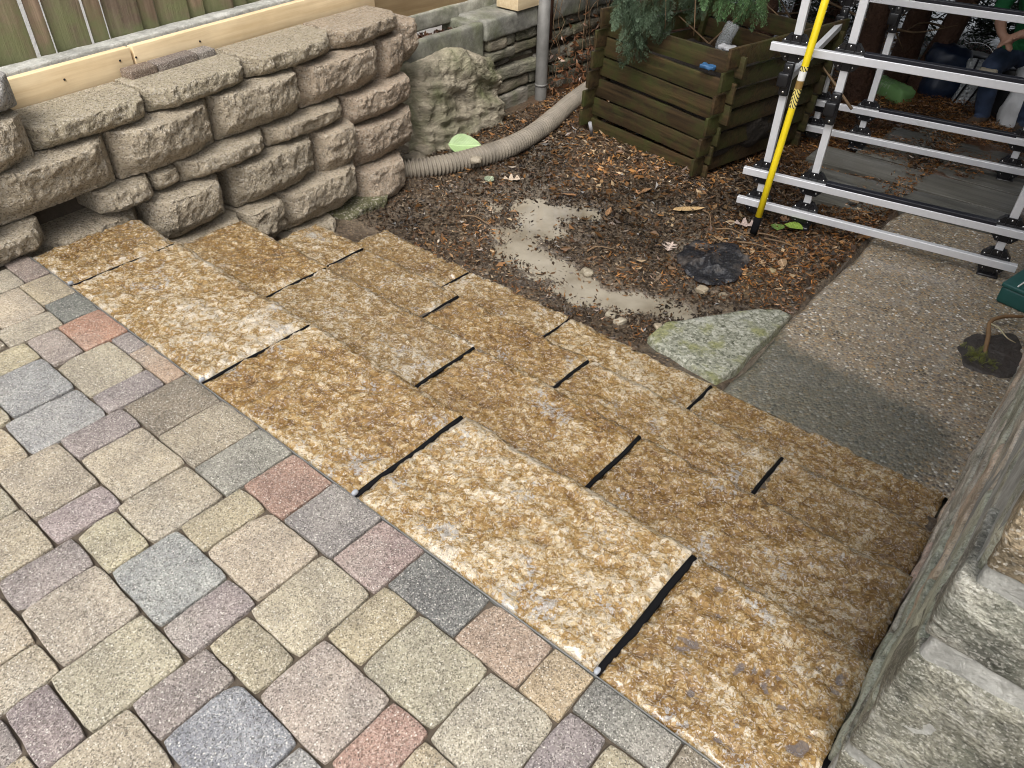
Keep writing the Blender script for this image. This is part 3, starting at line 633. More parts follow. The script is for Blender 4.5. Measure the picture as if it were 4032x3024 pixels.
def make_flagstone():
    P = [(-1.345, 2.64), (-1.35, 2.80), (-1.22, 2.99), (-1.07, 3.21), (-.985, 3.285), (-.925, 3.27), (-.93, 3.0), (-.925, 2.72), (-.95, 2.575), (-1.10, 2.585), (-1.27, 2.595)]
    c = np.mean(P, axis=0); n = 90; P2 = []
    P = np.array(P)
    for a, b in zip(P, np.roll(P, -1, 0)):
        for t in np.linspace(0, 1, 9, endpoint=False): P2.append(a+(b-a)*t)
    P2 = np.array(P2); P2 = P2+.009*np.stack([fbm(np.c_[P2*9, P2[:, :1]*0], 3, 1), fbm(np.c_[P2*9, P2[:, :1]*0], 3, 2)], 1)
    rings = [.0, .25, .5, .72, .88, .97, 1.]; V = []; F = []; m = len(P2)
    for r in rings:
        q = c+(P2-c)*r; z = -.488+.006*fbm(np.c_[q*6, q[:, :1]*0], 3, 5)-.008*(r > .99)
        V.append(np.c_[q, z])
    V.append(np.c_[P2, np.full(m, -.56)])
    for k in range(len(rings)):
        for j in range(m): F.append([k*m+j, k*m+(j+1) % m, (k+1)*m+(j+1) % m, (k+1)*m+j][::-1])
    V = np.concatenate(V); V[:, 2] += .488
    o = mesh('flagstone', V-np.array([c[0], c[1], 0]), [f[::-1] for f in F], M['flag'], None, (c[0], c[1], -.488), color=(1, 1, 1))
    tag(o, 'wedge shaped mossy grey green flagstone between the lowest step and the concrete path', 'flagstone')
make_flagstone()

# ------------------------------------------------------------------ stone house corner on the right
def stone(name, parent, c, h, axis, mat, col, seed, amp=.012, res=.03, r=.02, freq=9):
    V, F = rbox(h[0], h[1], h[2], r, res, amp, freq, seed, 4, 34)
    if axis == 1: V[:, 1] += .006*fbm(V*np.array([9, 1, 20.])+seed, 3, seed+8)*(V[:, 1] < 0)
    V = V+(.010 if axis == 1 else .011)*np.stack([fbm(V*6+seed, 2, seed+1), .3*fbm(V*6+seed, 2, seed+2), .7*fbm(V*6+seed, 2, seed+3)], 1)
    return mesh(name, V, F, mat, parent, c, color=col)
def make_house():
    H = thing('stone_house', 'corner of a grey schist house wall with pale mortar, right of the steps', 'house', (.5, 2, -.7))
    off = np.array([-.5, -2, .7]); k = 100
    def bat(z): return .050+.052*z          # the side wall leans back a little as it rises
    V, F = prism([(.03, 1.02), (6, 1.02), (6, 9.0), (.03, 9.0)], -.72, 5.2); 
    V[:, 0] += np.where(V[:, 0] < 1, .052*np.clip(V[:, 2], -1, 2.6)+.050, 0)
    mesh('mortar_core', V+off, F, M['mortar'], H, smooth=False)
    # smeared mortar on the front and the corner, slightly proud of the core
    V, F = rbox(1.6, .03, 1.62, .012, .028, .006, 12, 5, 4, 130)
    V = V+np.array([1.660, 1.0055, .92]); V[:, 0] += .052*V[:, 2]*ss(.6, .05, V[:, 0]); mesh('mortar_face', V+off, F, M['mortar'], H)
    V, F = rbox(.24, .012, .62, .008, .010, .006, 18, 6, 4, 130)
    V = V+np.array([.298, .9860, .46]); V[:, 0] += .052*V[:, 2]*ss(.6, .05, V[:, 0]); mesh('mortar_smear', V+off, F, M['mortar'], H)
    # front face, courses read from the corner upward
    rows = [(-.68, -.40, [.05, .42, .9, 1.4]), (-.38, -.12, [.05, .30, .8, 1.3, 1.8]), (-.10, .105, [.055, .155, .44, .85, 1.3, 1.9]), (.125, .475, [.06, .47, .95, 1.35, 1.9]), (.51, .672, [.062, .245, .62, 1.05, 1.5]), (.705, .955, [.075, .50, 1.0, 1.4, 1.9]),
            (.98, 1.14, [.09, .38, .8, 1.3]), (1.165, 1.42, [.10, .62, 1.1, 1.6]), (1.44, 1.62, [.11, .42, .9, 1.5]), (1.65, 1.95, [.13, .55, 1.2]), (1.97, 2.2, [.14, .5, 1.1, 1.7])]
    tint = [(.9, .88, .80), (1, 1, .95), (.95, .95, .85), (.86, .87, .80), (1.05, 1.06, 1.02), (1.0, .82, .60)]
    for ri, (z0, z1, xs) in enumerate(rows):
        for a, b in zip(xs[:-1], xs[1:]):
            g = .008; k += 1
            col = tint[ri] if ri < len(tint) and a < .3 else random.choice(tint)
            stone('stone', H, tuple(np.array([(a+b)/2, 1.06, (z0+z1)/2])+off), ((b-a)/2-g, .092, (z1-z0)/2-g*.4), 1, M['schist'], col, k, .007, .016 if a < .5 else .08, .010, 16)
    # side face along the steps: long thin bedded stones
    z = -.70; ri = 0
    while z < 2.3:
        h = random.choice([.10, .13, .17, .21, .15]); y = 1.0
        while y < 6.2:
            L = random.uniform(.28, .62); k += 1
            col = random.choice([(1.3, 1.24, 1.15), (1.1, 1.12, 1.05), (1.35, 1.15, .98), (1.05, 1.12, 1.0), (1.35, 1.33, 1.28), (1.35, 1.08, .98)])  # tints lightened to paint in light, since the sun misses this face
            if z < .35 and y < 1.3: col = (.95, 1.05, .93)
            zc = z+h/2
            stone('stone', H, tuple(np.array([bat(zc)+.082, y+L/2, zc])+off), (.08, L/2-.006, h/2-.004), 0, M['schist_side'], col, k, .008, .025 if z < 1.3 and y < 4 else .09, .012, 14)
            y += L
        z += h
make_house()

# ------------------------------------------------------------------ lumber, fence, boards on the left
def along(y): return -.107*(y-1.14)
def make_fence():
    f = thing('board_fence', 'old vertical board fence stained with green algae behind the retaining wall', 'fence', (-3.75, 2, .4))
    off = np.array([3.75, -2, -.4])
    ed = [.80, .90, 1.065, 1.155, 1.335, 1.42, 1.59, 1.68, 1.85, 1.94, 2.11, 2.205, 2.38, 2.47, 2.64, 2.73, 2.90, 2.99, 3.16, 3.25]
    gp = [.02, .018, .02, .024, .032, .017, .024, .020, .015, .014, .013, .009, .012, .008, .010, .007, .010, .008, .008, .008]
    for i in range(len(ed)-1):
        y0, y1 = ed[i]+gp[i]/2, ed[i+1]-gp[i+1]/2; yc = (y0+y1)/2
        V, F = rbox(.009, (y1-y0)/2, .75, .003, .2, .0015, 5, i); V[:, 1] += .004*np.sin(V[:, 2]*2+i)*.3
        o = mesh('board', V, F, M['fence'], f, tuple(np.array([-3.74+along(yc), yc, .505+.75])+off)); o.rotation_euler = (random.uniform(-.003, .003), 0, -.1+random.uniform(-.02, .02))
    for z in (.85, 1.7):
        V, F = box(-.02, .02, -1.3, 1.35, -.045, .045); o = mesh('rail', V, F, M['fence'], f, tuple(np.array([-3.80+along(2), 2.0, z])+off)); o.rotation_euler = (0, 0, .107)
    V, F = rbox(.045, 1.3, .03, .01, .05, .004, 12, 3); o = mesh('sill', V, F, M['mortar'], f, tuple(np.array([-3.685+along(2), 2.0, .520])+off), color=(1.25, 1.25, 1.25)); o.rotation_euler = (0, 0, .107)
    b = thing('timber_beam', 'new pale pine timber boards laid on edge along the back of the wall cap', 'timber', (-3.6, 2, .4))
    o2 = np.array([3.6, -2, -.4])
    for y0, y1 in ((.75, 1.683), (1.688, 3.30)):
        yc = (y0+y1)/2; V, F = rbox(.019, (y1-y0)/2, .075, .003, .2)
        o = mesh('board', V, F, M['newwood'], b, tuple(np.array([-3.605+along(yc), yc, .462])+o2)); o.rotation_euler = (0, 0, .107)
    for y in (1.35, 1.62, 1.70, 2.05):
        V, F = rbox(.003, .004, .004, .001, .1); mesh('nail', V+np.array([-3.585+along(y), y, .485+.01*math.sin(y*9)])+o2, F, M['iron'], b)
    # pale building beyond the fence, what shows through its gaps
    n = thing('neighbour_house', 'bright white rendered wall glimpsed through the gaps of the board fence', 'house', (-5.6, 2, -.5))
    V, F = box(-.1, .1, -5, 5, 0, 3.2, .01); mesh('wall', V, F, M['stucco'], n, smooth=False)
    V, F = box(-.4, .35, -5.2, 5.2, 3.2, 3.3, .01); mesh('roof', V, F, M['curb'], n, smooth=False, color=(1, 1, 1))
make_fence()
def make_yard_wall():
    w = thing('fieldstone_wall', 'low mossy fieldstone wall with cement cap behind the corrugated pipe', 'wall', (-3.85, 4.8, -.55))
    off = np.array([3.85, -4.8, .55]); k = 400
    bands = [(-.62, -.385, [4.30, 4.69, 5.05, 5.5, 5.9, 6.4]), (-.375, -.29, [4.28, 4.72, 5.0, 5.35, 5.8, 6.3]), (-.28, -.185, [4.26, 4.80, 5.2, 5.6, 6.1]), (-.178, -.135, [4.25, 4.52, 4.8, 5.3, 5.7, 6.2]), (-.13, -.05, [4.235, 4.53, 4.85, 5.25, 5.7, 6.1]), (-.045, .035, [4.22, 4.44, 4.56, 4.82, 5.15, 5.5, 6.0])]
    for z0, z1, ys in bands:
        for a, b in zip(ys[:-1], ys[1:]):
            k += 1; rec = random.uniform(-.015, .02)-(0.05 if z1 == -.135 else 0)
            stone('stone', w, tuple(np.array([-3.85+rec, (a+b)/2, (z0+z1)/2])+off), (.105, (b-a)/2-.007, (z1-z0)/2-.005), 0, M['mossrock'], random.choice([(1, 1, 1), (.85, .86, .8), (1.1, 1.05, .95)]), k, .012, .03, .016)
    V, F = box(-4.1, -3.80, 4.1, 6.5, -.62, .03, .01); mesh('rubble_core', V+off, F, M['sand'], w, smooth=False)
    V, F = rbox(.19, 1.15, .07, .02, .04, .007, 9, 5, 4, 60); mesh('cap', V+np.array([-3.91, 5.34, .105])+off, F, M['curb'], w, color=(1, 1, 1))
    # dressed pier at its near end with the drain grate let into the top
    p = thing('cement_pier', 'grey cement pier with a leaf filled recess in its top, above the boulder', 'pier', (-3.9, 3.85, -.55))
    po = np.array([3.9, -3.85, .55])
    V, F = rbox(.035, .36, .40, .02, .04, .010, 8, 8, 4, 40); mesh('front', V+np.array([-3.775, 3.83, -.235])+po, F, M['curb'], p, color=(.95, .95, .92))
    V, F = rbox(.16, .05, .36, .015, .05, .008, 8, 9, 4, 40); mesh('side', V+np.array([-3.92, 4.16, -.20])+po, F, M['curb'], p, color=(.95, .95, .92))
    V, F = rbox(.16, .04, .34, .015, .05, .008, 8, 9, 4, 40); mesh('side', V+np.array([-3.92, 3.47, -.24])+po, F, M['curb'], p, color=(.95, .95, .92))
    V, F = rbox(.18, .62, .055, .015, .05, .006, 8, 10, 4, 40); mesh('kerb', V+np.array([-4.16, 4.0, .185])+po, F, M['curb'], p, color=(1.5, 1.48, 1.42))
    V, F = box(-4.1, -3.8, 3.5, 4.12, -.5, .02, .01); mesh('fill', V+po, F, M['soil'], p, smooth=False)
    g = thing('drain_grate', 'dark iron bar grate with brown leaves sunk in the cement pier', 'grate', (-3.89, 3.82, .07))
    for i in range(6):
        V, F = box(-.004, .004, -.26, .26, -.012, .012, .001); mesh('bar', V, F, M['iron'], g, (-.05+i*.024, 0, .01))
    for y in (-.25, .25):
        V, F = box(-.07, .09, -.006, .006, -.014, .008, .001); mesh('frame', V, F, M['iron'], g, (0, y, .008))
    b = thing('stained_board', 'brown stained sheet of timber standing above the cement pier', 'board', (-4.2, 4.0, .2))
    V, F = rbox(.02, .85, .45, .003, .3); mesh('panel', V, F, M['ply'], b, (.18, .0, .45)); 
    V, F = rbox(.03, .045, .5, .004, .3); mesh('stud', V, F, M['newwood'], b, (.20, -.72, .5))
    V, F = rbox(.10, .145, .05, .004, .3); o = mesh('timber_offcut', V, F, M['newwood'], None, (-3.80, 4.645, .235)); tag(o, 'short pale timber offcut resting on the cement cap by the pipe post', 'timber')
make_yard_wall()
def make_boulder():
    V, F = rbox(.16, .41, .34, .05, .012, 0, 1, 3, mx=80)
    u = V[:, 1]/.41; w = V[:, 2]/.33; n = V/np.linalg.norm(V/np.array([.16, .41, .33]), axis=1, keepdims=True)
    P = V*np.array([1, 1, 1.]); dip = V[:, 2]+.35*V[:, 1]
    lay = np.stack([dip*13, V[:, 1]*2, V[:, 0]*2], 1)
    cr = fbm(np.stack([dip*7, V[:, 1]*3, V[:, 0]*3], 1), 3, 21); ter = np.floor(cr*6)/6+ss(.8, 1, cr*6-np.floor(cr*6))/6
    d = .05*fbm(V*3.2, 3, 4)+.016*fbm(V*7, 4, 5, .55, True)+.060*ter+.020*fbm(lay, 3, 6, .5, True)+.010*fbm(V*28, 3, 8)
    top = ss(-.1, .33, w*.33)
    V = V+np.sign(V)*0; V[:, 0] += d*ss(-.05, .16, V[:, 0]); V[:, 2] += .5*d*np.abs(w); V[:, 1] += .4*d*np.abs(u)
    V[:, 0] -= .06*ss(-.2, .33, V[:, 2]); V[:, 2] -= .13*ss(-.0, .41, V[:, 1])*ss(-.1, .33, V[:, 2])
    o = mesh('boulder', V, F, M['mossrock'], None, (-3.74, 3.83, -.27), color=(1.45, 1.38, 1.25)); tag(o, 'big craggy grey boulder set against the cement pier beyond the retaining wall', 'boulder')
    for i, (x, y, s) in enumerate([(-3.62, 3.43, .085), (-3.55, 3.30, .06), (-3.50, 3.62, .05), (-3.60, 3.36, .05)]):
        V, F = rbox(s, s*.9, s*.7, s*.5, s*.25, s*.3, 12, i+70, 3); o = mesh('rubble_stone', V, F, M['mossrock'], None, (x, y, -.50+s*.2), color=(1.2, 1.12, 1.0))
        tag(o, ['flat tan stone wedged between the last wall block and the boulder', 'small tan stone at the corrugated pipe mouth', 'low broken stone at the foot of the boulder', 'angular stone tucked beside the last wall block'][i], 'stone')
make_boulder()
def make_post():
    p = thing('pipe_post', 'upright grey galvanised pipe post in front of the fieldstone wall', 'post', (-3.68, 4.775, -.56))
    V, F = tube([(0, 0, 0), (0, 0, .1), (0, 0, .45), (.0, .0, .9)], .046, 20); mesh('pipe', V, F, M['pipe'], p)
    V, F = tube([(0, 0, .175), (0, 0, .19)], .0495, 20); mesh('collar', V, F, M['pipe'], p)
    V, F = tube([(.0, 0.06, .5), (.0, 0.06, 1.1)], .03, 12); mesh('rusty_pipe', V, F, M['rust'], p)
make_post()
def make_hose():
    P = catmull([(-3.60, 2.96, -.475), (-3.46, 3.16, -.475), (-3.37, 3.32, -.475), (-3.28, 3.57, -.475), (-3.235, 3.80, -.475), (-3.24, 4.02, -.475), (-3.28, 4.28, -.475), (-3.35, 4.55, -.475), (-3.43, 4.82, -.475), (-3.50, 5.2, -.47)], 60)
    L = np.r_[0, np.cumsum(np.linalg.norm(np.diff(P, axis=0), axis=1))]
    rad = .058+.0045*np.clip(np.sin(L/.0215*2*PI)*1.6, -1, 1)
    # gently dented, resampled along its length
    t = np.arange(0, L[-1], .026/6); Q = np.stack([np.interp(t, L, P[:, i]) for i in range(3)], 1); rad = .058+.010*np.clip(np.sin(t/.026*2*PI)*1.4+.35, -1, 1)+.002*np.sin(t*9)
    V, F = tube(Q, rad, 22); m = m_plain('muddy_corrugated_plastic', (.22, .19, .15), .6, 0, .6, 6, bump=.003, bs=150)
    o = mesh('corrugated_pipe', V-np.array([-3.3, 4, -.47]), F, m, None, (-3.3, 4, -.47)); tag(o, 'muddy grey corrugated drain pipe curving from the wall end behind the compost bin', 'drain pipe')
make_hose()

# ------------------------------------------------------------------ compost bin
def make_bin():
    a = math.atan2(-.217, 1.026)
    b = thing('compost_bin', 'mossy slatted timber compost bin under the hanging evergreen branches', 'compost bin', (-3.142, 4.643, -.56), a)
    sh = lambda z: .17*(z-.07)
    for i in range(7):
        z0 = .04+i*.139-.03; zc = z0+.052
        V, F = rbox(.60, .011, .060, .003, .08, .003, 9, i); V[:, 2] += .006*np.sin(V[:, 0]*3+i)
        if i < 6: mesh('slat', V, F, M['binwood'], b, (.55+sh(zc)+random.uniform(-.015, .015), -.0+random.uniform(-.008, .008), zc+random.uniform(-.006, .006))).rotation_euler = (random.uniform(-.03, .03), random.uniform(-.008, .008), 0)
        mesh('slat', V, F, M['binwood'], b, (.55+sh(zc), .98, zc)) if i < 6 else None
    for i in range(7):
        zc = i*.139-.03+.052+.0695-.139+.04
        if zc < 0: continue
        for x in (.03, 1.10):
            V, F = rbox(.011, .58, .055, .003, .08, .003, 9, i+20); o = mesh('side_slat', V, F, M['binwood'], b, (x+sh(zc)+random.uniform(-.008, .008), .47, zc+.0))
    for x in (.06, 1.07):
        for y in (.03, .95):
            V, F = rbox(.02, .02, .42, .003, .2, .002, 8, 3); V[:, 0] += .17*V[:, 2]; mesh('corner_stake', V, F, M['binwood'], b, (x+sh(.42), y, .40))
    V, F = rbox(.50, .44, .20, .06, .05, .05, 6, 3, 4); mesh('compost', V, F, M['soil'], b, (.64, .47, .34))
    # things thrown on the heap
    t = thing('plastic_bottle', 'clear crushed plastic bottle with blue cap end on the compost heap', 'bottle', (-2.22, 4.93, .08), 0)
    m = Mt('clear_plastic', .12, .6); m.out('Base Color', (.55, .58, .60)); m.out('Alpha', .38); 
    pr = [(0, .035), (.01, .046), (.06, .047), (.07, .043), (.12, .048), (.15, .046), (.19, .030), (.205, .016)]
    V, F = tube([(0, 0, z) for z, r in pr], [r for z, r in pr], 16); V += .003*np.c_[vn(V*40, 2), vn(V*40, 3), V[:, 0]*0]
    bo = mesh('body', V, F, m.m, t); V, F = tube([(0, 0, 0), (0, 0, .018)], .017, 14); mesh('cap', V+np.array([0, 0, .203]), F, m_plain('blue_plastic', (.05, .22, .5), .3), t)
    t.rotation_euler = (R(12), PI+R(16), 0); t.location = (-2.27, 4.93, .285)
    for nm, lab, c, loc, s in (('wrapper', 'crumpled blue wrapper caught between the upper bin slats', (.03, .10, .22), (-2.135, 4.405, .165), .045), ('paper_scrap', 'white paper scrap lying inside the compost bin corner', (.7, .7, .72), (-2.20, 4.75, .19), .05)):
        V, F = rbox(s, s*.7, .010, .006, .012, .012, 40, 5, 3); o = mesh(nm, V, F, m_plain(nm, c, .5), None, loc); tag(o, lab, 'litter')
make_bin()

# ------------------------------------------------------------------ aluminium frame
def make_frame():
    a = math.atan2(.162, .987)
    f = thing('aluminium_frame', 'knocked together aluminium tube frame with black plastic brackets standing on the path', 'frame', (-1.285, 4.20, -.515), a)
    T = .020
    def tube_sq(x0, x1, y0, y1, z0, z1, name, mat='alu'):
        V, F = box(x0, x1, y0, y1, z0, z1, .003); return mesh(name, V, F, M[mat], f, smooth=False)
    def bracket(x, y, z, flip=1, w=.070, h=.066):
        # eight sided gusset behind the rail with ribs and screws
        P = [(-w, -.028), (-w, .028), (-w*.55, h), (w*.55, h), (w, .028), (w, -.028), (w*.55, -h), (-w*.55, -h)]
        V, F = prism(P, -.019, .019); V = np.stack([V[:, 0], -V[:, 2], V[:, 1]], 1)
        o = mesh('bracket', V, [q for q in F], M['black'], f, (x, y, z), smooth=False)
        for s in (-1, 1):
            V, F = box(-.003, .003, -.030, .030, 0, .042, .001); V[:, 0] += s*.024; V[:, 2] += .024; mesh('rib', V, F, M['black'], o, smooth=False)
            V, F = box(-.003, .003, -.028, .028, -.042, 0, .001); V[:, 0] += s*.024; V[:, 2] -= .024; mesh('rib', V, F, M['black'], o, smooth=False)
        V, F = box(-w*.98, w*.98, -.026, .0, .024, .034, .002); mesh('flange', V, F, M['black'], o, smooth=False)
        for sx, sz in ((-.055, .036), (.055, .036), (0, .055), (-.035, -.045), (.035, -.045)):
            V, F = tube([(sx, -.018, sz), (sx, -.0235, sz)], .0055, 8); mesh('screw', V, F, M['steel'], o)
        return o
    def foot(x, y, z=0):
        V, F = rbox(.052, .052, .013, .010, .04); o = mesh('foot', V, F, M['black'], f, (x, y, z+.013))
        V, F = box(-.026, .026, -.026, .026, .01, .04, .003); mesh('socket', V, F, M['black'], o, smooth=False)
    zr = (.955, .275, .095)      # rail heights above the frame's foot
    for y, xs in ((0, (-.27, 0, .99)), (1.37, (-.28, .03, .97))):
        for x in xs:
            z0 = .02 if x != xs[0] else .06
            tube_sq(x-T, x+T, y-T, y+T, z0, 2.05, 'post')
            if x != xs[0] : foot(x, y)
        ry = y-T-.021
        for k, z in enumerate(zr):
            x1 = 1.10 if k == 2 else 1.75
            tube_sq(-.385, x1, ry-T+.004, ry+T-.004, z-T, z+T, 'rail')
            if k < 2:
                tube_sq(xs[1]+.075, 1.62 if k == 0 else .93, ry-T+.005, ry+T+.004, z+T+.0005, z+T+.020, 'rubber_strip', 'rubber')
            for x in xs:
                bracket(x, y-T+.012, z)
    # cross rails joining front and back, with their clamp brackets
    for x, z in ((-.27, .80), (.99, .80)):
        tube_sq(x-T+.003, x+T-.003, T+.002, 1.37-T-.002, z-T, z+T, 'cross_rail')
    for x, y, z, s in ((-.27, 0, .80, 1), (0, 0, .70, 1), (.03, 1.37, .86, 1), (-.28, 1.37, .80, 1)):
        V, F = rbox(.026, .014, .085, .010, .05); o = mesh('clamp', V, F, M['black'], f, (x, y-T-.012, z))
        V, F = rbox(.030, .020, .036, .010, .05); mesh('clamp_jaw', V, F, M['black'], o, (-.012, -.012, 0))
        for sz in (-.062, .062):
            V, F = tube([(0, -.013, sz), (0, -.019, sz)], .007, 8); mesh('screw', V, F, M['steel'], o)
    # yellow pole leaning on it
    p0 = np.array([-1.445, 3.914, -.50]); p1 = np.array([-1.43, 4.075, .70]); d = p1-p0
    p = thing('yellow_pole', 'yellow fibreglass pole with a striped label leaning on the aluminium frame', 'pole', tuple(p0))
    L = np.linalg.norm(d); d /= L
    V, F = tube([d*.05, d*.4, d*.9, d*1.9], .0185, 18); mesh('shaft', V, F, M['yellow'], p)
    V, F = tube([d*0, d*.03, d*.10], [.020, .021, .0195], 16); mesh('rubber_tip', V, F, M['rod'], p)
    m = Mt('striped_label', .45); v = m.co(False); s = m.sep(v); ang = m.ma('ARCTAN2', s[1], s[0])
    k = m.ma('FRACT', m.ma('MULTIPLY', m.ma('ADD', s[2], m.ma('MULTIPLY', m.ma('ABSOLUTE', m.ma('ADD', s[0], -.002)), 1.6)), 52.))
    hi = m.ma('GREATER_THAN', s[2], .83)
    c = m.mix(m.ma('GREATER_THAN', k, .62), (.80, .66, .20), (.02, .018, .01)); c = m.mix(m.ma('MULTIPLY', hi, m.ma('LESS_THAN', s[2], .875)), c, (.78, .78, .74))
    c = m.mix(m.ma('MULTIPLY', m.ma('GREATER_THAN', s[2], .79), m.ma('LESS_THAN', s[2], .83)), c, (.25, .15, .04)); m.out('Base Color', c)
    V, F = tube([d*.70, d*.8, d*.905], .0190, 18, False); mesh('label', V, F, m.m, p)
make_frame()
# ------------------------------------------------------------------ foliage
def frond(L=.2, n=9, seed=0, sub=5, wd=.5, lw=.0042, lk=.012):
    """flat evergreen spray: stem, alternate side sprays, scale leaves as small rhombs"""
    r = np.random.default_rng(seed); V = []; F = []
    def leaf(p, d, l, w):
        side = np.array([-d[1], d[0], 0]); b = len(V)
        zz = r.uniform(-.12, .12, 2)*l
        V.extend([p, p+d*l*.55+side*w+[0, 0, zz[0]], p+d*l, p+d*l*.55-side*w+[0, 0, zz[1]]]); F.append([b, b+1, b+2, b+3])
    for i in range(n):
        t = (i+.6)/n; p = np.array([.012*L*math.sin(3*t), L*t, -.25*L*t*t])
        for s in (-1, 1):
            l = L*wd*(1-t)**.75*r.uniform(.7, 1.1)+.012; a = R(r.uniform(38, 55))
            d = np.array([s*math.sin(a), math.cos(a), 0])
            for k in range(sub):
                q = p+d*l*(k/sub)+np.array([0, 0, -.12*l*(k/sub)**2])
                leaf(q, d, l/sub*1.5, lw+lk*L)
                if k and k < sub-0:
                    for s2 in (-1, 1):
                        a2 = a*s+s2*R(42); leaf(q, np.array([math.sin(a2), math.cos(a2), 0]), l*.34*(1-k/sub)+.008, .8*lw+.66*lk*L)
        leaf(p, np.array([0, 1., 0]), L/n*1.4, .8*lw+.66*lk*L)
    return np.array(V, float), np.array(F)
FR = [frond(.17, 8, k, 5, .42, .0010, .0035) for k in range(4)]
FRC = [frond(.42, 5, k+9, 3, .6) for k in range(3)]
def basis(d, roll):
    d = d/np.linalg.norm(d); x = np.cross(d, [0, 0, 1]); x = x/(np.linalg.norm(x)+1e-6); z = np.cross(x, d)
    c, s = math.cos(roll), math.sin(roll)
    return np.stack([x*c+z*s, d, z*c-x*s], 0)
def spray_cloud(items, lib):
    """items: (pos, dir, roll, scale, colour)"""
    Vs = []; Fs = []; Cs = []; n = 0
    for p, d, ro, sc, c in items:
        V, F = lib[random.randrange(len(lib))]; Vs.append((V*sc)@basis(np.asarray(d, float), ro)+p); Fs.append(F+n); n += len(V)
        Cs.append(np.repeat([c], len(F), 0)*rng.uniform(.75, 1.25, (len(F), 1)))
    return np.concatenate(Vs), np.concatenate(Fs), np.concatenate(Cs)
def leafmesh(name, items, lib, parent=None, loc=(0, 0, 0)):
    V, F, C = spray_cloud(items, lib); o = fmesh(name, V, F, M['conifer'], parent=parent, loc=loc, smooth=False); facecol(o.data, C); return o

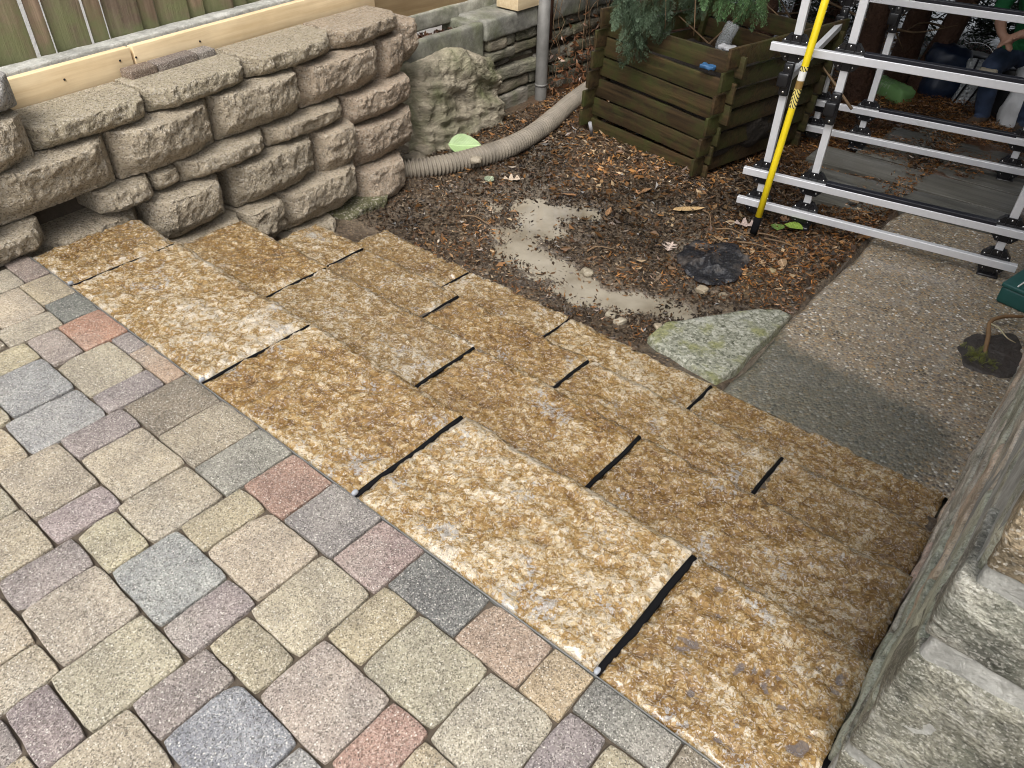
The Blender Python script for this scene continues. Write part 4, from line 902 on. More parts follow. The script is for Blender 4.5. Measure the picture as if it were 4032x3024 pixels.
def trunk_mesh(pts, r0, r1):
    P = catmull(pts, 6); V, F = tube(P, np.linspace(r0, r1, len(P)), 12); return V, F
def crown_items(n, z0, z1, rad, col):
    it = []
    for k in range(n):
        z = z0+(z1-z0)*random.random()**1.1; rr = rad*(1-.75*(z-z0)/(z1-z0))*math.sqrt(random.uniform(.10, 1)); a = random.uniform(0, 2*PI)
        d = np.array([math.cos(a), math.sin(a), random.uniform(-.5, .15)])
        c = np.array(col)*random.uniform(.5, 1.3)
        it.append((np.array([rr*math.cos(a), rr*math.sin(a), z]), d, random.uniform(-.6, .6), random.uniform(.9, 1.7), c))
    return it
def make_trees():
    spots = [((-1.80, 7.35), (.10, -.25, 0), .105, 'leaning red brown cedar trunk left of the dark bags', 1.), ((-1.60, 7.30), (.30, .15, 0), .10, 'slanting cedar trunk directly behind the dark blue bag', .95),
             ((-1.90, 6.62), (.02, .0, 0), .10, 'dark cedar trunk nearest the back of the aluminium frame', 1.), ((-2.75, 8.3), (-.1, .1, 0), .10, 'cedar trunk standing far behind the compost bin', 1.1),
             ((-1.0, 8.4), (.1, .1, 0), .10, 'cedar trunk behind the crouching person', 1.05), ((-3.35, 6.3), (-.05, .1, 0), .10, 'cedar rising behind the far corner of the compost bin', 1.), ((-2.5, 5.95), (0.05, -.1, 0), .085, 'cedar growing just behind the compost bin, branches hanging over it', .9),
             ((-.3, 9.3), (.1, 0, 0), .1, 'rearmost cedar trunk at the end of the path', 1.1)]
    proto = None
    for i, ((x, y), lean, r, lab, sc) in enumerate(spots):
        t = thing('cedar_tree', lab, 'tree', (x, y, -.56), 0, 'row of cedars at the back of the yard')
        pts = [(0, 0, -.05), (lean[0]*.3, lean[1]*.3, .5), (lean[0]*.8, lean[1]*.8, 1.3), (lean[0]*1.3, lean[1]*1.3, 2.6), (lean[0]*1.5, lean[1]*1.5, 4.2)]
        V, F = trunk_mesh(pts, r*1.15, .03); V[:, :2] *= 1; V += .014*np.c_[fbm(V*np.array([12, 12, 2.]), 3, i), fbm(V*np.array([12, 12, 2.])+9, 3, i), V[:, 0]*0]
        mesh('trunk', V, F, M['bark'], t)
        if proto is None: proto = leafmesh('crown', crown_items(950, 1.95, 5.2, 1.4, (.05, .085, .042)), FRC, t)
        else: c = dupe(proto, t, (0, 0, 0), (0, 0, i*1.3), scale=(sc, sc, 1.)); 
        for k in range(5):      # bare lower limbs
            z = random.uniform(.35, 1.3); a = random.uniform(0, 2*PI); l = random.uniform(.25, .6)
            V, F = tube(catmull([(lean[0]*z*.6, lean[1]*z*.6, z), (math.cos(a)*l*.5, math.sin(a)*l*.5, z+random.uniform(-.05, .1)), (math.cos(a)*l, math.sin(a)*l, z+random.uniform(-.15, .1))], 4), np.linspace(.012, .003, 9), 5); mesh('dead_limb', V, F, M['twig'], t)
    # low sprays of the nearest cedar hanging over the bin
    t = thing('hanging_branch', 'blue green evergreen spray hanging in front of the compost bin', 'branch', (-2.75, 4.62, .9))
    it = []
    def drop(x, y, z0, z1, n, spread, bright):
        for k in range(n):
            u = k/n; z = z0+(z1-z0)*u; c = np.array([.085, .135, .085]) if random.random() < bright else np.array([.035, .06, .032])
            if random.random() < .12*bright: c = np.array([.22, .30, .22])
            p = np.array([x+random.gauss(0, spread*(1-.5*u)), y+random.gauss(0, .06), z])-np.array([-2.75, 4.62, .9])
            it.append((p, np.array([random.uniform(-.5, .5), random.uniform(-.5, .2), -1.]), random.uniform(0, PI), random.uniform(.45, .85), c))
    drop(-2.74, 4.40, .64, .36, 80, .05, .7); drop(-2.67, 4.42, .45, .16, 60, .035, .45); drop(-2.53, 4.46, .75, .32, 90, .06, .1); drop(-2.33, 4.5, .75, .46, 40, .08, .2)
    leafmesh('sprays', it, FR, t)
    for x0 in (-2.74, -2.52, -2.32):
        V, F = tube(catmull([(x0+2.75+.1, .5, .55), (x0+2.75, .1, .2), (x0+2.75, -.17, -.2), (x0+2.75+.03, -.17, -.6)], 6), np.linspace(.012, .003, 19), 6); mesh('twig', V, F, M['twig'], t)
    t = thing('hanging_branch', 'bright green evergreen sprays hanging above the bottle on the compost heap', 'branch', (-2.1, 4.7, .9)); it = []
    for k in range(110):
        x = random.uniform(-2.30, -1.90); z = random.uniform(.50, .85); c = np.array([.07, .14, .055])*random.uniform(.6, 1.6)
        it.append((np.array([x+2.1, 4.55+random.gauss(0, .08)-4.7, z-.9]), np.array([random.uniform(-.4, .4), random.uniform(-.4, .2), -1.]), random.uniform(0, PI), random.uniform(.5, .9), c))
    leafmesh('sprays', it, FR, t)
    V, F = tube(catmull([(0, .6, .5), (0, .1, .1), (.05, -.15, -.2)], 6), np.linspace(.012, .003, 13), 6); mesh('twig', V, F, M['twig'], t)
    # dark understorey
    for k, (x, y, lab) in enumerate([(-3.3, 8.6, 'dark evergreen shrub at the far back left of the cedars'), (-2.2, 9.1, 'dark evergreen shrub in the middle behind the cedar trunks'), (-.9, 9.9, 'dark evergreen shrub beyond the person'), (-4.3, 7.3, 'dark evergreen shrub behind the fieldstone wall')]):
        s = thing('evergreen_shrub', lab, 'shrub', (x, y, -.55), 0, 'dark shrubs behind the cedars'); it = []
        for q in range(330):
            z = random.uniform(0.05, 1.6); a = random.uniform(0, 2*PI); rr = .85*math.sqrt(random.random())
            it.append((np.array([rr*math.cos(a), rr*math.sin(a)*.7, z]), np.array([math.cos(a), math.sin(a), random.uniform(-.4, .5)]), random.uniform(-1, 1), random.uniform(.6, 1.1), np.array([.03, .048, .022])*random.uniform(.5, 1.4)))
        leafmesh('foliage', it, FRC, s)
        V, F = tube([(0, 0, 0), (.02, 0, .5), (0, .03, 1.1)], [.04, .03, .01], 7); mesh('stem', V, F, M['bark'], s)
    # dead stems leaning across the back of the bin
    for k in range(9):
        x = random.uniform(-2.6, -1.9); y = random.uniform(5.3, 6.2); d = np.array([random.uniform(-.6, .6), random.uniform(-.3, .3), random.uniform(.05, .5)]); b = np.array([x, y, random.uniform(-.3, .25)])
        V, F = tube(catmull([-d, d*.05+np.array([0, 0, .05]), d], 5), np.linspace(.010, .004, 11), 6); o = mesh('dead_stem', V, F, M['twig'], None, tuple(b))
        tag(o, 'thin dry stem leaning among the brush behind the compost bin', 'stem', 'dry stems behind the bin')
make_trees()

# ------------------------------------------------------------------ things lying about
def shred(verts, zc, seed): return verts
def lay(o, lab, cat, group=None): return tag(o, lab, cat, group)
def crumple(name, pts, h, mat, lab, cat, amp=.03, freq=9, seed=1, res=.02):
    P = np.array(pts); c = P.mean(0); n = 72; th = np.linspace(0, 2*PI, n, endpoint=False)
    ang = np.arctan2(P[:, 1]-c[1], P[:, 0]-c[0]); rad = np.hypot(P[:, 0]-c[0], P[:, 1]-c[1]); s = np.argsort(ang); r = np.interp(th, ang[s], rad[s], period=2*PI)*(1+.16*fbm(np.stack([np.cos(th)*3, np.sin(th)*3, th*0+seed], 1), 3, seed))
    V = []; F = []; rings = np.linspace(0.02, 1, 22)
    for q in rings:
        x = r*q*np.cos(th); y = r*q*np.sin(th); p = np.stack([x, y, x*0+seed], 1)
        z = h*(1-q**2.2)+amp*fbm(p*freq, 4, seed, .55, True)*(1-.5*q)-.01*(q > .98); V.append(np.stack([x, y, z], 1))
    V = np.concatenate(V)
    for k in range(21):
        for j in range(n): F.append([k*n+j, (k+1)*n+j, (k+1)*n+(j+1) % n, k*n+(j+1) % n])
    F.append(list(range(n)))
    return lay(mesh(name, V, F, mat, None, (c[0], c[1], -.498 if c[0] > -.9 else gz(c[:1], c[1:2])[0]+.012)), lab, cat)
crumple('plastic_sheet', [(-1.58, 3.36), (-1.68, 3.52), (-1.66, 3.68), (-1.46, 3.75), (-1.30, 3.56), (-1.30, 3.42), (-1.39, 3.27), (-1.5, 3.3)], .02, M['rubbish'], 'crumpled black plastic sheet half buried in the leaf litter', 'plastic sheet', .055, 8, 3)
def make_small():
    # green plastic case cut by the right edge of the view
    g = thing('green_case', 'dark green plastic case standing by the house wall at the path edge', 'case', (-.10, 4.18, -.503), R(-12))
    gm = m_plain('green_plastic', (.012, .085, .075), .35, var=.2)
    V, F = rbox(.085, .11, .045, .014, .03); mesh('body', V, F, gm, g, (0, 0, .045)); V, F = rbox(.088, .113, .012, .008, .03); mesh('lid', V, F, gm, g, (0, 0, .098))
    V, F = rbox(.004, .10, .004, .003, .05); mesh('strap', V, F, M['white'], g, (-.02, 0, .113))
    # dirt pocket and stump by the house wall
    crumple('soil_patch', [(-.22, 3.58), (-.19, 3.46), (-.13, 3.39), (-.03, 3.42), (.0, 3.70), (-.05, 3.86), (-.13, 3.74)], .006, m_plain('wet_soil', (.05, .042, .036), .5, var=.6, vs=25, bump=.01, bs=60), 'patch of black soil on the path beside the house wall', 'soil', .010, 22, 8)
    r = thing('bent_root', 'bent bare brown root rising from the soil patch by the house wall', 'root', (-.12, 3.57, -.50))
    V, F = tube(catmull([(0, 0, 0), (-.02, .10, .03), (-.045, .22, .045), (.0, .31, .05), (.06, .38, .04)], 6), np.linspace(.011, .008, 25), 8); mesh('stem', V, F, m_plain('root_bark', (.22, .13, .06), .7, var=.4), r)
    V, F = tube(catmull([(-.04, .2, .045), (.0, .16, .06), (.05, .12, .05), (.09, .14, .03)], 5), np.linspace(.005, .002, 16), 6); mesh('rootlet', V, F, m_plain('rootlet', (.45, .40, .25), .7), r)
    w = thing('weed_tuft', 'small yellow green tuft of moss and grass on the soil patch', 'weed', (-.125, 3.50, -.495)); it = []
    for k in range(60):
        a = random.uniform(0, 2*PI); it.append((np.array([random.gauss(0, .035), random.gauss(0, .03), 0]), np.array([math.cos(a), math.sin(a), .9]), random.uniform(0, 3), random.uniform(.12, .25), np.array([.20, .22, .05])*random.uniform(.6, 1.3)))
    leafmesh('blades', it, FR, w)
    # big pale leaf by the pipe, other notable leaves
    def leafblade(L, W, seed, lob=0, curl=.2):
        n = 13; V = []; F = []
        for i in range(n):
            t = i/(n-1); w = W*math.sin(PI*min(1, t**.8))**.8*(1+lob*math.sin(t*PI*6.5)); 
            if lob: w = max(.004, w)
            for s in (-1, -.5, 0, .5, 1): V.append((s*w, L*(t-.5), curl*L*((t-.5)**2)+abs(s)*w*.35-.002*(s == 0)+.01*math.sin(t*9+s*2+seed)*W*4))
        for i in range(n-1):
            for j in range(4): F.append([i*5+j, i*5+j+1, (i+1)*5+j+1, (i+1)*5+j])
        return np.array(V), F
    def putleaf(x, y, L, W, rz, col, lab, cat='leaf', lob=0, z=.012, tilt=(0, 0), group=None):
        V, F = leafblade(L, W, x*9, lob); o = mesh('fallen_leaf', V, F, m_leaf(col), None, (x, y, gz([x], [y])[0]+z)); o.rotation_euler = (tilt[0], tilt[1], rz); return tag(o, lab, cat, group)
    putleaf(-3.415, 3.625, .22, .072, R(-51), (.30, .42, .19), 'big pale green leaf lying behind the corrugated pipe', z=.06, tilt=(0, R(38)))
    putleaf(-3.06, 3.47, .10, .032, R(20), (.28, .32, .22), 'small grey green leaf on the mud in front of the corrugated pipe', tilt=(0, .2))
    putleaf(-2.95, 3.58, .13, .030, R(-50), (.52, .42, .32), 'pale tan oak leaf on the mud near the pipe bend', lob=.9)
    putleaf(-1.74, 3.50, .11, .028, R(15), (.50, .40, .34), 'pale pink oak leaf left of the black plastic sheet', lob=.9)
    putleaf(-1.53, 4.02, .15, .034, R(-60), (.42, .33, .29), 'grey brown oak leaf beside the foot of the yellow pole', lob=.9, z=.02)
    putleaf(-1.87, 3.92, .20, .028, R(-40), (.46, .31, .15), 'long curled tan leaf left of the yellow pole', z=.02)
    putleaf(-1.15, 4.62, .075, .028, R(70), (.26, .20, .14), 'single brown leaf on the dark plank walk', z=.045)
    putleaf(-1.30, 4.12, .11, .045, R(100), (.20, .30, .05), 'fresh yellow green leaf at the frame foot in the litter', z=.03); putleaf(-1.38, 4.09, .08, .04, R(30), (.11, .19, .04), 'darker green leaf beside the pole tip', z=.02)
    for k in range(22):
        x = random.uniform(-3.3, -1.0); y = random.uniform(3.5, 4.35)
        if x > -2.1 and y > 4.3: continue
        col = random.choice([(.22, .12, .055), (.27, .14, .065), (.30, .20, .11), (.16, .085, .045), (.28, .15, .07), (.24, .19, .14)])
        putleaf(x, y, random.uniform(.05, .10), random.uniform(.012, .026), random.uniform(0, 6), col, 'loose brown leaf among the litter in front of the compost bin', z=.015, lob=random.choice([0, .4, .9]), tilt=(random.uniform(-.5, .5), random.uniform(-.5, .5)), group='loose brown leaves')
    for i, (x, y, s, c, lab) in enumerate([(-1.385, 3.23, .035, (1.1, 1.0, .85), 'angular tan stone below the black plastic sheet'), (-1.33, 3.26, .024, (.5, .42, .36), 'dark brown pebble beside the angular tan stone'), (-1.28, 3.25, .020, (.9, .82, .7), 'light pebble right of the angular tan stone'),
            (-1.19, 3.62, .022, (1.2, 1.05, .7), 'round cream pebble right of the black plastic sheet'), (-.90, 3.36, .032, (.75, .75, .74), 'smooth grey pebble at the corner of the concrete path'), (-1.93, 2.98, .034, (.9, .85, .75), 'upright grey tan stone at the puddle edge'), (-1.61, 2.73, .030, (1, .95, .85), 'pale stone in the mud by the lowest step'),
            (-1.54, 2.70, .032, (1.1, 1.05, .95), 'cream stone in the mud close to the lowest step edge'), (-1.37, 2.78, .026, (1.15, 1.05, .9), 'flat cream chip at the corner of the flagstone'), (-3.19, 3.49, .035, (.9, .85, .78), 'grey mud clod stuck to the corrugated pipe')]):
        V, F = rbox(s, s*.8, s*.55, s*.5, s*.2, s*.55, 22, i, 3); o = mesh('pebble', V, F, M['pebble'], None, (x, y, gz([x], [y])[0]+s*.2 + (.09 if i == 9 else 0)), color=tuple(q*.72 for q in c)); o.rotation_euler = (0, 0, i*1.1); tag(o, lab, 'pebble')
    V, F = tube([(0, 0, 0), (0, -.035, .09)], .013, 12); o = mesh('plastic_stub', V, F, m_plain('grey_pvc', (.34, .34, .36), .5), None, (-3.02, 4.54, -.52)); tag(o, 'short grey plastic pipe stub in front of the compost bin', 'pipe stub')
    for k, (x, y, a, l) in enumerate([(-1.35, 3.96, .3, .32), (-1.2, 3.90, -.1, .36), (-1.55, 3.88, .2, .2), (-1.75, 3.93, -.75, .2), (-1.33, 3.80, .05, .3), (-2.0, 3.2, .9, .16), (-2.75, 3.0, .2, .2)]):
        V, F = tube(catmull([(-l/2, 0, 0), (-l*.1, .02, .012), (l/2, -.01, 0)], 5), np.linspace(.006, .003, 11), 6); o = mesh('twig', V, F, M['twig'], None, (x, y, gz([x], [y])[0]+.012)); o.rotation_euler = (0, 0, a); tag(o, 'thin dry twig lying in the leaf litter of the yard', 'twig', 'twigs in the litter')
make_small()

# ------------------------------------------------------------------ leaf litter
def scatter(name, n, fpos, flen, fwid, pal, lift=.01, tilt=.5, curl=.25, nseg=2):
    xy = fpos(n); x, y = xy[:, 0], xy[:, 1]; n = len(x); z = gz(x, y)+rng.uniform(0, lift, n)+.002
    L = rng.uniform(*flen, n); Wd = rng.uniform(*fwid, n)*L; a = rng.uniform(0, 2*PI, n); t1 = rng.normal(0, tilt*.4, n); t2 = rng.normal(0, tilt*.5, n)
    dx = np.stack([np.cos(a)*np.cos(t1), np.sin(a)*np.cos(t1), np.sin(t1)], 1); sd = np.stack([-np.sin(a)*np.cos(t2), np.cos(a)*np.cos(t2), np.sin(t2)], 1); up = np.cross(dx, sd)
    c = np.stack([x, y, z], 1); cu = rng.uniform(-curl, curl, n)[:, None]*L[:, None]*up
    V = np.stack([c-dx*L[:, None]*.5+cu*.4, c-dx*L[:, None]*.05+sd*Wd[:, None]*.5, c+dx*L[:, None]*.5+cu, c+dx*L[:, None]*.05-sd*Wd[:, None]*.5+cu*.2], 1).reshape(-1, 3)
    q = np.arange(n)*4; F = np.stack([np.stack([q, q+2, q+1], 1), np.stack([q, q+3, q+2], 1)], 1).reshape(-1, 3)
    F = F[:, [0, 1, 2]]
    o = fmesh(name, V, F[:, ::-1].copy(), M['leafcol'], smooth=False); P = np.array(pal); C = P[rng.integers(0, len(P), n)]*rng.uniform(.65, 1.3, (n, 1))*np.clip(.75+1.1*fbm(np.stack([x*2.3, y*2.3, x*0], 1), 3, 77), .25, 1.3)[:, None]; facecol(o.data, np.repeat(C, 2, 0)); return stuff(o)
def region(n, keep):
    out = np.zeros((0, 2))
    while len(out) < n:
        p = np.stack([rng.uniform(-4.0, .0, n), rng.uniform(2.52, 9.0, n)], 1); out = np.vstack([out, p[rng.uniform(0, 1, n) < keep(p)]])
    return out[:n]
def in_mud(p):
    x, y = p[:, 0], p[:, 1]; pud = np.minimum.reduce([poly_dist(x, y, P) for P in (PUD, PUD2)])
    k = (x < -.93-.0*y) | (y > 6.3)
    k = k & ~((x > -1.36) & (y < 3.28) & (y-2.6 < (x+1.36)*1.6+.25) & (x > -1.34))
    k = k & ~((x < -3.5) & (y < 3.3)) & ~((x < -3.62) & (y < 6.4)) & (x < .0)
    return k, pud
def d_crumb(p):
    k, pud = in_mud(p); return k*ss(-.10, .06, pud)*(.35+.65*ss(5.5, 4., p[:, 1]))*(p[:, 1] < 5.2)
def d_leaf(p):
    k, pud = in_mud(p); m = fbm(np.c_[p*1.6, p[:, :1]*0], 3, 8); return k*ss(-.02, .05, pud)*np.clip(.07+.75*ss(3.2, 4.1, p[:, 1])+.35*m, 0, 1)*(p[:, 1] < 7)
def d_needle(p):
    k, pud = in_mud(p); m = fbm(np.c_[p*1.8, p[:, :1]*0], 3, 18); right = ss(-1.9, -1.2, p[:, 0])
    return k*ss(.0, .1, pud)*np.clip(.10+.9*right*ss(3.0, 3.6, p[:, 1])+.9*ss(4.4, 5.4, p[:, 1])+.25*m, 0, 1)
def d_walk(p):
    x, y = p[:, 0], p[:, 1]; m = fbm(np.c_[p*np.array([2.2, 4.5]), p[:, :1]*0], 4, 31)
    return (x > -1.55) & (x < .0) & (y > 5.45) & (y < 7) & (m > .05-.25*(y > 5.75))
scatter('leaf_litter', 11000, lambda n: region(n, d_leaf), (.016, .066), (.22, .6), [(.15, .08, .038), (.26, .125, .045), (.22, .115, .05), (.11, .06, .035), (.27, .17, .09), (.07, .042, .027), (.40, .30, .19), (.17, .125, .09), (.04, .028, .02), (.34, .17, .06)], .018, .8, .3)
scatter('mud_debris', 30000, lambda n: region(n, d_crumb), (.006, .030), (.15, .7), [(.03, .02, .014), (.05, .034, .022), (.10, .07, .045), (.17, .125, .085), (.30, .24, .175), (.028, .02, .014), (.06, .04, .026), (.09, .06, .04), (.15, .075, .035), (.04, .028, .02)], .014, 1.1, .5)
scatter('needle_litter', 60000, lambda n: region(n, d_needle), (.015, .045), (.08, .22), [(.27, .11, .030), (.36, .165, .05), (.17, .07, .024), (.42, .235, .10), (.10, .045, .018)], .020, .9, .4)
def float_litter():
    n = 70; i = rng.integers(0, len(PUD), n); x = PUD[i, 0]+rng.normal(0, .09, n); y = PUD[i, 1]+rng.normal(0, .08, n)
    o = scatter('floating_debris', n, lambda k: np.stack([x, y], 1), (.012, .05), (.1, .6), [(.06, .04, .025), (.14, .08, .04), (.25, .16, .08), (.05, .035, .025)], .0, .1, .1)
    me = o.data; co = np.zeros(len(me.vertices)*3, np.float32); me.vertices.foreach_get('co', co); co = co.reshape(-1, 3); co[:, 2] = np.maximum(co[:, 2], WATER+.0015); me.vertices.foreach_set('co', co.ravel()); me.update()
float_litter()
def walk_litter():
    n = 4500; xy = region(n, d_walk); o = scatter('walk_litter', n, lambda k: xy, (.015, .045), (.08, .25), [(.26, .115, .035), (.34, .17, .06), (.18, .08, .028)], .006, .5, .3)
    o.location.z = .045
walk_litter()
def grate_leaves():
    n = 260; x = rng.uniform(-3.98, -3.80, n); y = rng.uniform(3.60, 4.10, n); o = scatter('pier_leaves', n, lambda k: np.stack([x, y], 1), (.03, .07), (.3, .6), [(.22, .10, .06), (.30, .16, .09), (.14, .07, .05)], .02, .9, .4)
    o.location.z = .10-(-.48)
grate_leaves()
def vine_wall():
    n = 700; y = rng.uniform(4.85, 6.4, n); z = rng.uniform(-.5, .05, n); x = np.full(n, -3.70)
    o = scatter('clinging_leaves', n, lambda k: np.stack([x+rng.uniform(0, .12, n), y], 1), (.03, .07), (.3, .6), [(.16, .075, .04), (.22, .11, .055), (.10, .05, .03)], .0, 1.8, .4)
    me = o.data; co = np.zeros(len(me.vertices)*3, np.float32); me.vertices.foreach_get('co', co); co = co.reshape(-1, 3); co[:, 2] += np.repeat((z+.5)*rng.uniform(0, 1, n)**.9, 4); me.vertices.foreach_set('co', co.ravel()); me.update()
    v = thing('dry_vine', 'tangle of thin dry vines on the fieldstone wall right of the pipe post', 'vine', (-3.7, 5.2, -.5))
    for k in range(26):
        y0 = random.uniform(-.35, .9); P = [(random.uniform(0, .06), y0+random.uniform(-.2, .2)*t, .7*t) for t in np.linspace(0, 1, 5)]
        V, F = tube(catmull(P, 3), .0028, 5); mesh('stem', V, F, M['twig'], v)
vine_wall()

# ------------------------------------------------------------------ bags, bucket and person at the back
def bag(name, lab, loc, hs, mat, seed, rz=0, cat='bag', amp=.05, r=.6):
    V, F = rbox(hs[0], hs[1], hs[2], min(hs)*r, .03, amp, 6, seed, 4, 24); V[:, 2] += .02*fbm(V*18, 3, seed, .5, True)
    o = mesh(name, V, F, mat, None, (loc[0], loc[1], loc[2]+hs[2]*.85)); o.rotation_euler = (0, 0, rz); tag(o, lab, cat); return o
def make_back():
    mb = m_plain('navy_plastic', (.012, .022, .05), .4, var=.4); mw = m_plain('white_woven_plastic', (.72, .73, .74), .55, var=.08, bump=.006, bs=12)
    g = Mt('printed_green_plastic', .35); v = g.co(False); s = g.sep(v); n = g.noise(v, 30, 3)
    c = g.mix(g.ma('GREATER_THAN', s[0], -.13), (.62, .68, .58), (.24, .46, .17))
    # rows of pale print on the sack
    pr = g.ma('MULTIPLY', g.ma('GREATER_THAN', g.ma('FRACT', g.ma('MULTIPLY', s[1], 26.)), .55), g.ma('GREATER_THAN', g.noise(g.n('VectorMath', {'operation': 'MULTIPLY'}, i0=v, i1=(90, 14, 1)).outputs[0], 1., 2), .52))
    c = g.mix(g.ma('MULTIPLY', g.ma('MULTIPLY', pr, g.ma('LESS_THAN', s[0], .10)), .5), c, (.6, .68, .5)); g.out('Base Color', c)
    bag('green_sack', 'pale green printed plastic sack lying on the needles behind the frame', (-1.74, 6.90, -.54), (.24, .085, .06), g.m, 2, R(-28), 'sack', .02)
    bag('navy_bag', 'dark navy plastic sack slumped in front of the slanting cedar trunk', (-1.42, 7.25, -.54), (.17, .16, .20), mb, 3, .3)
    m = Mt('bubble_wrap', .2, .6); m.out('Base Color', (.42, .44, .45)); m.bump(m.vor(m.co(), 45), .01, 1.)
    bag('bubble_bag', 'clear bubble wrap bag with black straps right of the navy sack', (-1.18, 7.08, -.54), (.085, .06, .19), m.m, 4, .3, amp=.03)
    bag('white_bag', 'large white woven bag at the right edge behind the frame', (-.70, 6.86, -.54), (.16, .15, .27), mw, 5, .1, amp=.06)
    bag('grey_bag', 'pale grey plastic bag on the ground left of the slanting trunk', (-1.72, 8.0, -.54), (.16, .12, .07), m_plain('grey_plastic', (.33, .36, .38), .4), 6, .4)
    b = thing('black_bucket', 'black plastic bucket standing behind the bubble wrap bag', 'bucket', (-1.30, 7.45, -.55))
    V, F = tube([(0, 0, 0), (0, 0, .05), (0, 0, .30), (0, 0, .305), (0, 0, .30), (0, 0, .04)], [.105, .11, .145, .145, .138, .10], 24); mesh('pail', V, F, M['black'], b)
    V, F = tube([(math.cos(t)*.145, math.sin(t)*.03, .29+.10*math.sin(t)) for t in np.linspace(0, PI, 14)], .004, 6); mesh('handle', V, F, M['steel'], b)
    for s, z in ((-.04, .4), (.05, .35)):
        V, F = tube([(0, 0, 0), (.05, -.03, .16), (.06, 0, .34)], .008, 6); o = mesh('strap', V, F, M['rubber'], None, (-1.20+s, 7.0, -.50)); tag(o, 'left black strap across the bubble wrap bag' if s < 0 else 'right black strap across the bubble wrap bag', 'strap')
    V, F = tube([(0, 0, 0), (.10, .18, .22), (.2, .2, .30)], .007, 8); o = mesh('wire_hoop', V, F, M['pipe'], None, (-.86, 6.70, -.51)); tag(o, 'grey bent wire leaning against the large white bag', 'wire')
    for k, (x, y, d) in enumerate([(-1.95, 7.7, (.25, .1, .12)), (-1.85, 7.9, (.2, -.1, .1)), (-1.55, 8.2, (.2, -.12, .02))]):
        V, F = tube([(0, 0, .02), tuple(np.array(d)*.5+np.array([0, 0, .06])), d], [.016, .014, .01], 7); o = mesh('pale_stick', V, F, m_plain('peeled_stick', (.42, .38, .32), .7), None, (x, y, -.54)); tag(o, ['pale stick leaning left of the grey bag', 'pale stick crossing behind the grey bag', 'straight pale stick right of the slanting trunk'][k], 'stick')
make_back()
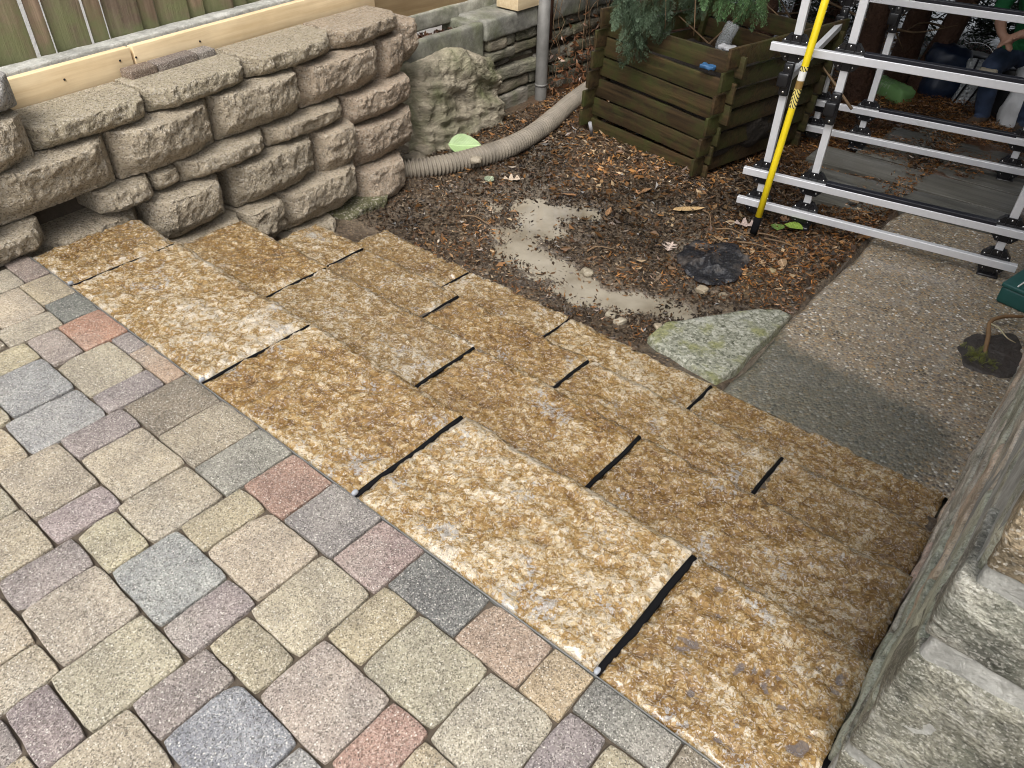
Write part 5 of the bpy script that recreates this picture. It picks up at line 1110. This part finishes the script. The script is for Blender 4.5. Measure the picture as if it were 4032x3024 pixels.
def make_person():
    caps = []
    def cap(a, b, ra, rb, n=7):
        a = np.array(a, float); b = np.array(b, float); d = b-a; L = np.linalg.norm(d); P = []; Rr = []
        for t in (-1, -.8, -.5): P.append(a+d/L*ra*t); Rr.append(ra*math.sqrt(max(1e-4, 1-t*t)))
        for t in np.linspace(0, 1, n): P.append(a+d*t); Rr.append(ra+(rb-ra)*t)
        for t in (.5, .8, 1): P.append(b+d/L*rb*t); Rr.append(rb*math.sqrt(max(1e-4, 1-t*t)))
        caps.append(tube(P, Rr, 14))
    z0 = -.535
    hipL, hipR = (-.94, 6.86, z0+.52), (-.74, 6.90, z0+.52)
    for hip, kn, an, toe in ((hipL, (-1.00, 6.55, z0+.46), (-.95, 6.62, z0+.09), (-1.00, 6.45, z0+.045)), (hipR, (-.66, 6.60, z0+.47), (-.68, 6.68, z0+.09), (-.66, 6.50, z0+.045))):
        cap(hip, kn, .098, .070); cap(kn, an, .068, .052); cap(an, toe, .048, .042)
    cap((-.84, 6.86, z0+.55), (-.85, 6.80, z0+.75), .155, .150); cap((-.85, 6.80, z0+.75), (-.87, 6.66, z0+1.0), .150, .165); cap((-.98, 6.64, z0+1.05), (-.74, 6.66, z0+1.05), .085, .085)
    cap((-.86, 6.64, z0+1.08), (-.87, 6.60, z0+1.18), .058, .055); cap((-.88, 6.57, z0+1.25), (-.89, 6.56, z0+1.33), .085, .095); cap((-.885, 6.47, z0+1.27), (-.885, 6.465, z0+1.25), .016, .018)
    cap((-.98, 6.57, z0+1.29), (-.98, 6.575, z0+1.27), .018, .016); cap((-.795, 6.57, z0+1.29), (-.795, 6.575, z0+1.27), .018, .016)
    for sx, el, wr, s in (((-1.05, 6.64, z0+1.04), (-1.10, 6.60, z0+.80), (-1.015, 6.47, z0+.70), 1), ((-.69, 6.66, z0+1.04), (-.66, 6.56, z0+.80), (-.90, 6.46, z0+.71), -1)):
        cap(sx, el, .056, .046); cap(el, wr, .046, .030)
        w = np.array(wr); d = np.array([s*.75, -.35, -.55]); d /= np.linalg.norm(d); sd = np.cross(d, [0, 0, 1.]); sd /= np.linalg.norm(sd)
        cap(w, w+d*.055, .026, .030)
        for j, (o, l) in enumerate([(-.024, .065), (-.008, .075), (.008, .070), (.024, .055)]):
            b = w+d*.07+sd*o; k1 = b+d*l*.5; cap(b, k1, .0095, .009, 3); cap(k1, k1+(d*.6+np.array([0, .0, -.8])*.6)*l*.55, .009, .008, 3)
        cap(w+d*.02-sd*.025, w+d*.055-sd*.055+np.array([0, 0, .01]), .011, .009, 3)
    V, F = join(caps); me = bpy.data.meshes.new('person'); me.from_pydata(V.tolist(), [], F)
    tmp = bpy.data.objects.new('person', me); COL.objects.link(tmp)
    rm = tmp.modifiers.new('r', 'REMESH'); rm.mode = 'VOXEL'; rm.voxel_size = .009; sm = tmp.modifiers.new('s', 'SMOOTH'); sm.factor = .5; sm.iterations = 2
    dg = bpy.context.evaluated_depsgraph_get(); nm = bpy.data.meshes.new_from_object(tmp.evaluated_get(dg)); bpy.data.objects.remove(tmp)
    n = len(nm.vertices); co = np.zeros(n*3, np.float32); nm.vertices.foreach_get('co', co); co = co.reshape(-1, 3)
    no = np.zeros(n*3, np.float32); nm.vertices.foreach_get('normal', no); co += no.reshape(-1, 3)*(.008*fbm(co*9, 3, 5, .5, True))[:, None]*((co[:, 2] < z0+1.1) & (np.abs(co[:, 2]-z0-.68) > .08))[:, None]; nm.vertices.foreach_set('co', co.ravel())
    nm.polygons.foreach_set('use_smooth', [True]*len(nm.polygons)); 
    mats = [m_plain('blue_denim', (.025, .042, .085), .85, var=.5, vs=14), m_plain('green_cotton', (.012, .14, .045), .85, var=.2), m_plain('skin', (.42, .24, .17), .55, var=.1), m_plain('brown_boot', (.06, .04, .025), .6), m_plain('dark_hair', (.03, .02, .015), .7)]
    for m in mats: nm.materials.append(m)
    ce = np.zeros(len(nm.polygons)*3, np.float32); nm.polygons.foreach_get('center', ce); ce = ce.reshape(-1, 3); h = ce[:, 2]-z0
    idx = np.zeros(len(ce), np.int32); idx[h > .56] = 1; idx[h < .11] = 3
    hand = (ce[:, 1] < 6.52) & (h > .56) & (h < .80); idx[hand] = 2; idx[h > 1.12] = 2; idx[(h > 1.30) | ((h > 1.19) & (ce[:, 1] > 6.60))] = 4
    nm.polygons.foreach_set('material_index', idx); nm.update()
    p = bpy.data.objects.new('person', nm); COL.objects.link(p); tag(p, 'person in a green shirt and blue jeans crouching with hands together behind the frame', 'person')
    V, F = rbox(.062, .022, .062, .02, .02, .004, 20, 1); o = mesh('knee_pad', V+np.array([-1.005, 6.485, z0+.40]), F, m_plain('tan_pad', (.30, .27, .21), .7), p)
    V, F = tube([(.068*math.cos(t), .068*math.sin(t), 0) for t in np.linspace(0, 2*PI, 24)], .008, 6, False); mesh('strap', V+np.array([-.985, 6.57, z0+.34]), F, M['rubber'], p)
    b = thing('upturned_crate', 'dark upturned crate that the crouching person sits on', 'crate', (-.84, 6.95, -.54))
    V, F = rbox(.19, .13, .20, .01, .1); mesh('body', V, F, M['black'], b, (0, 0, .2)); 
make_person()
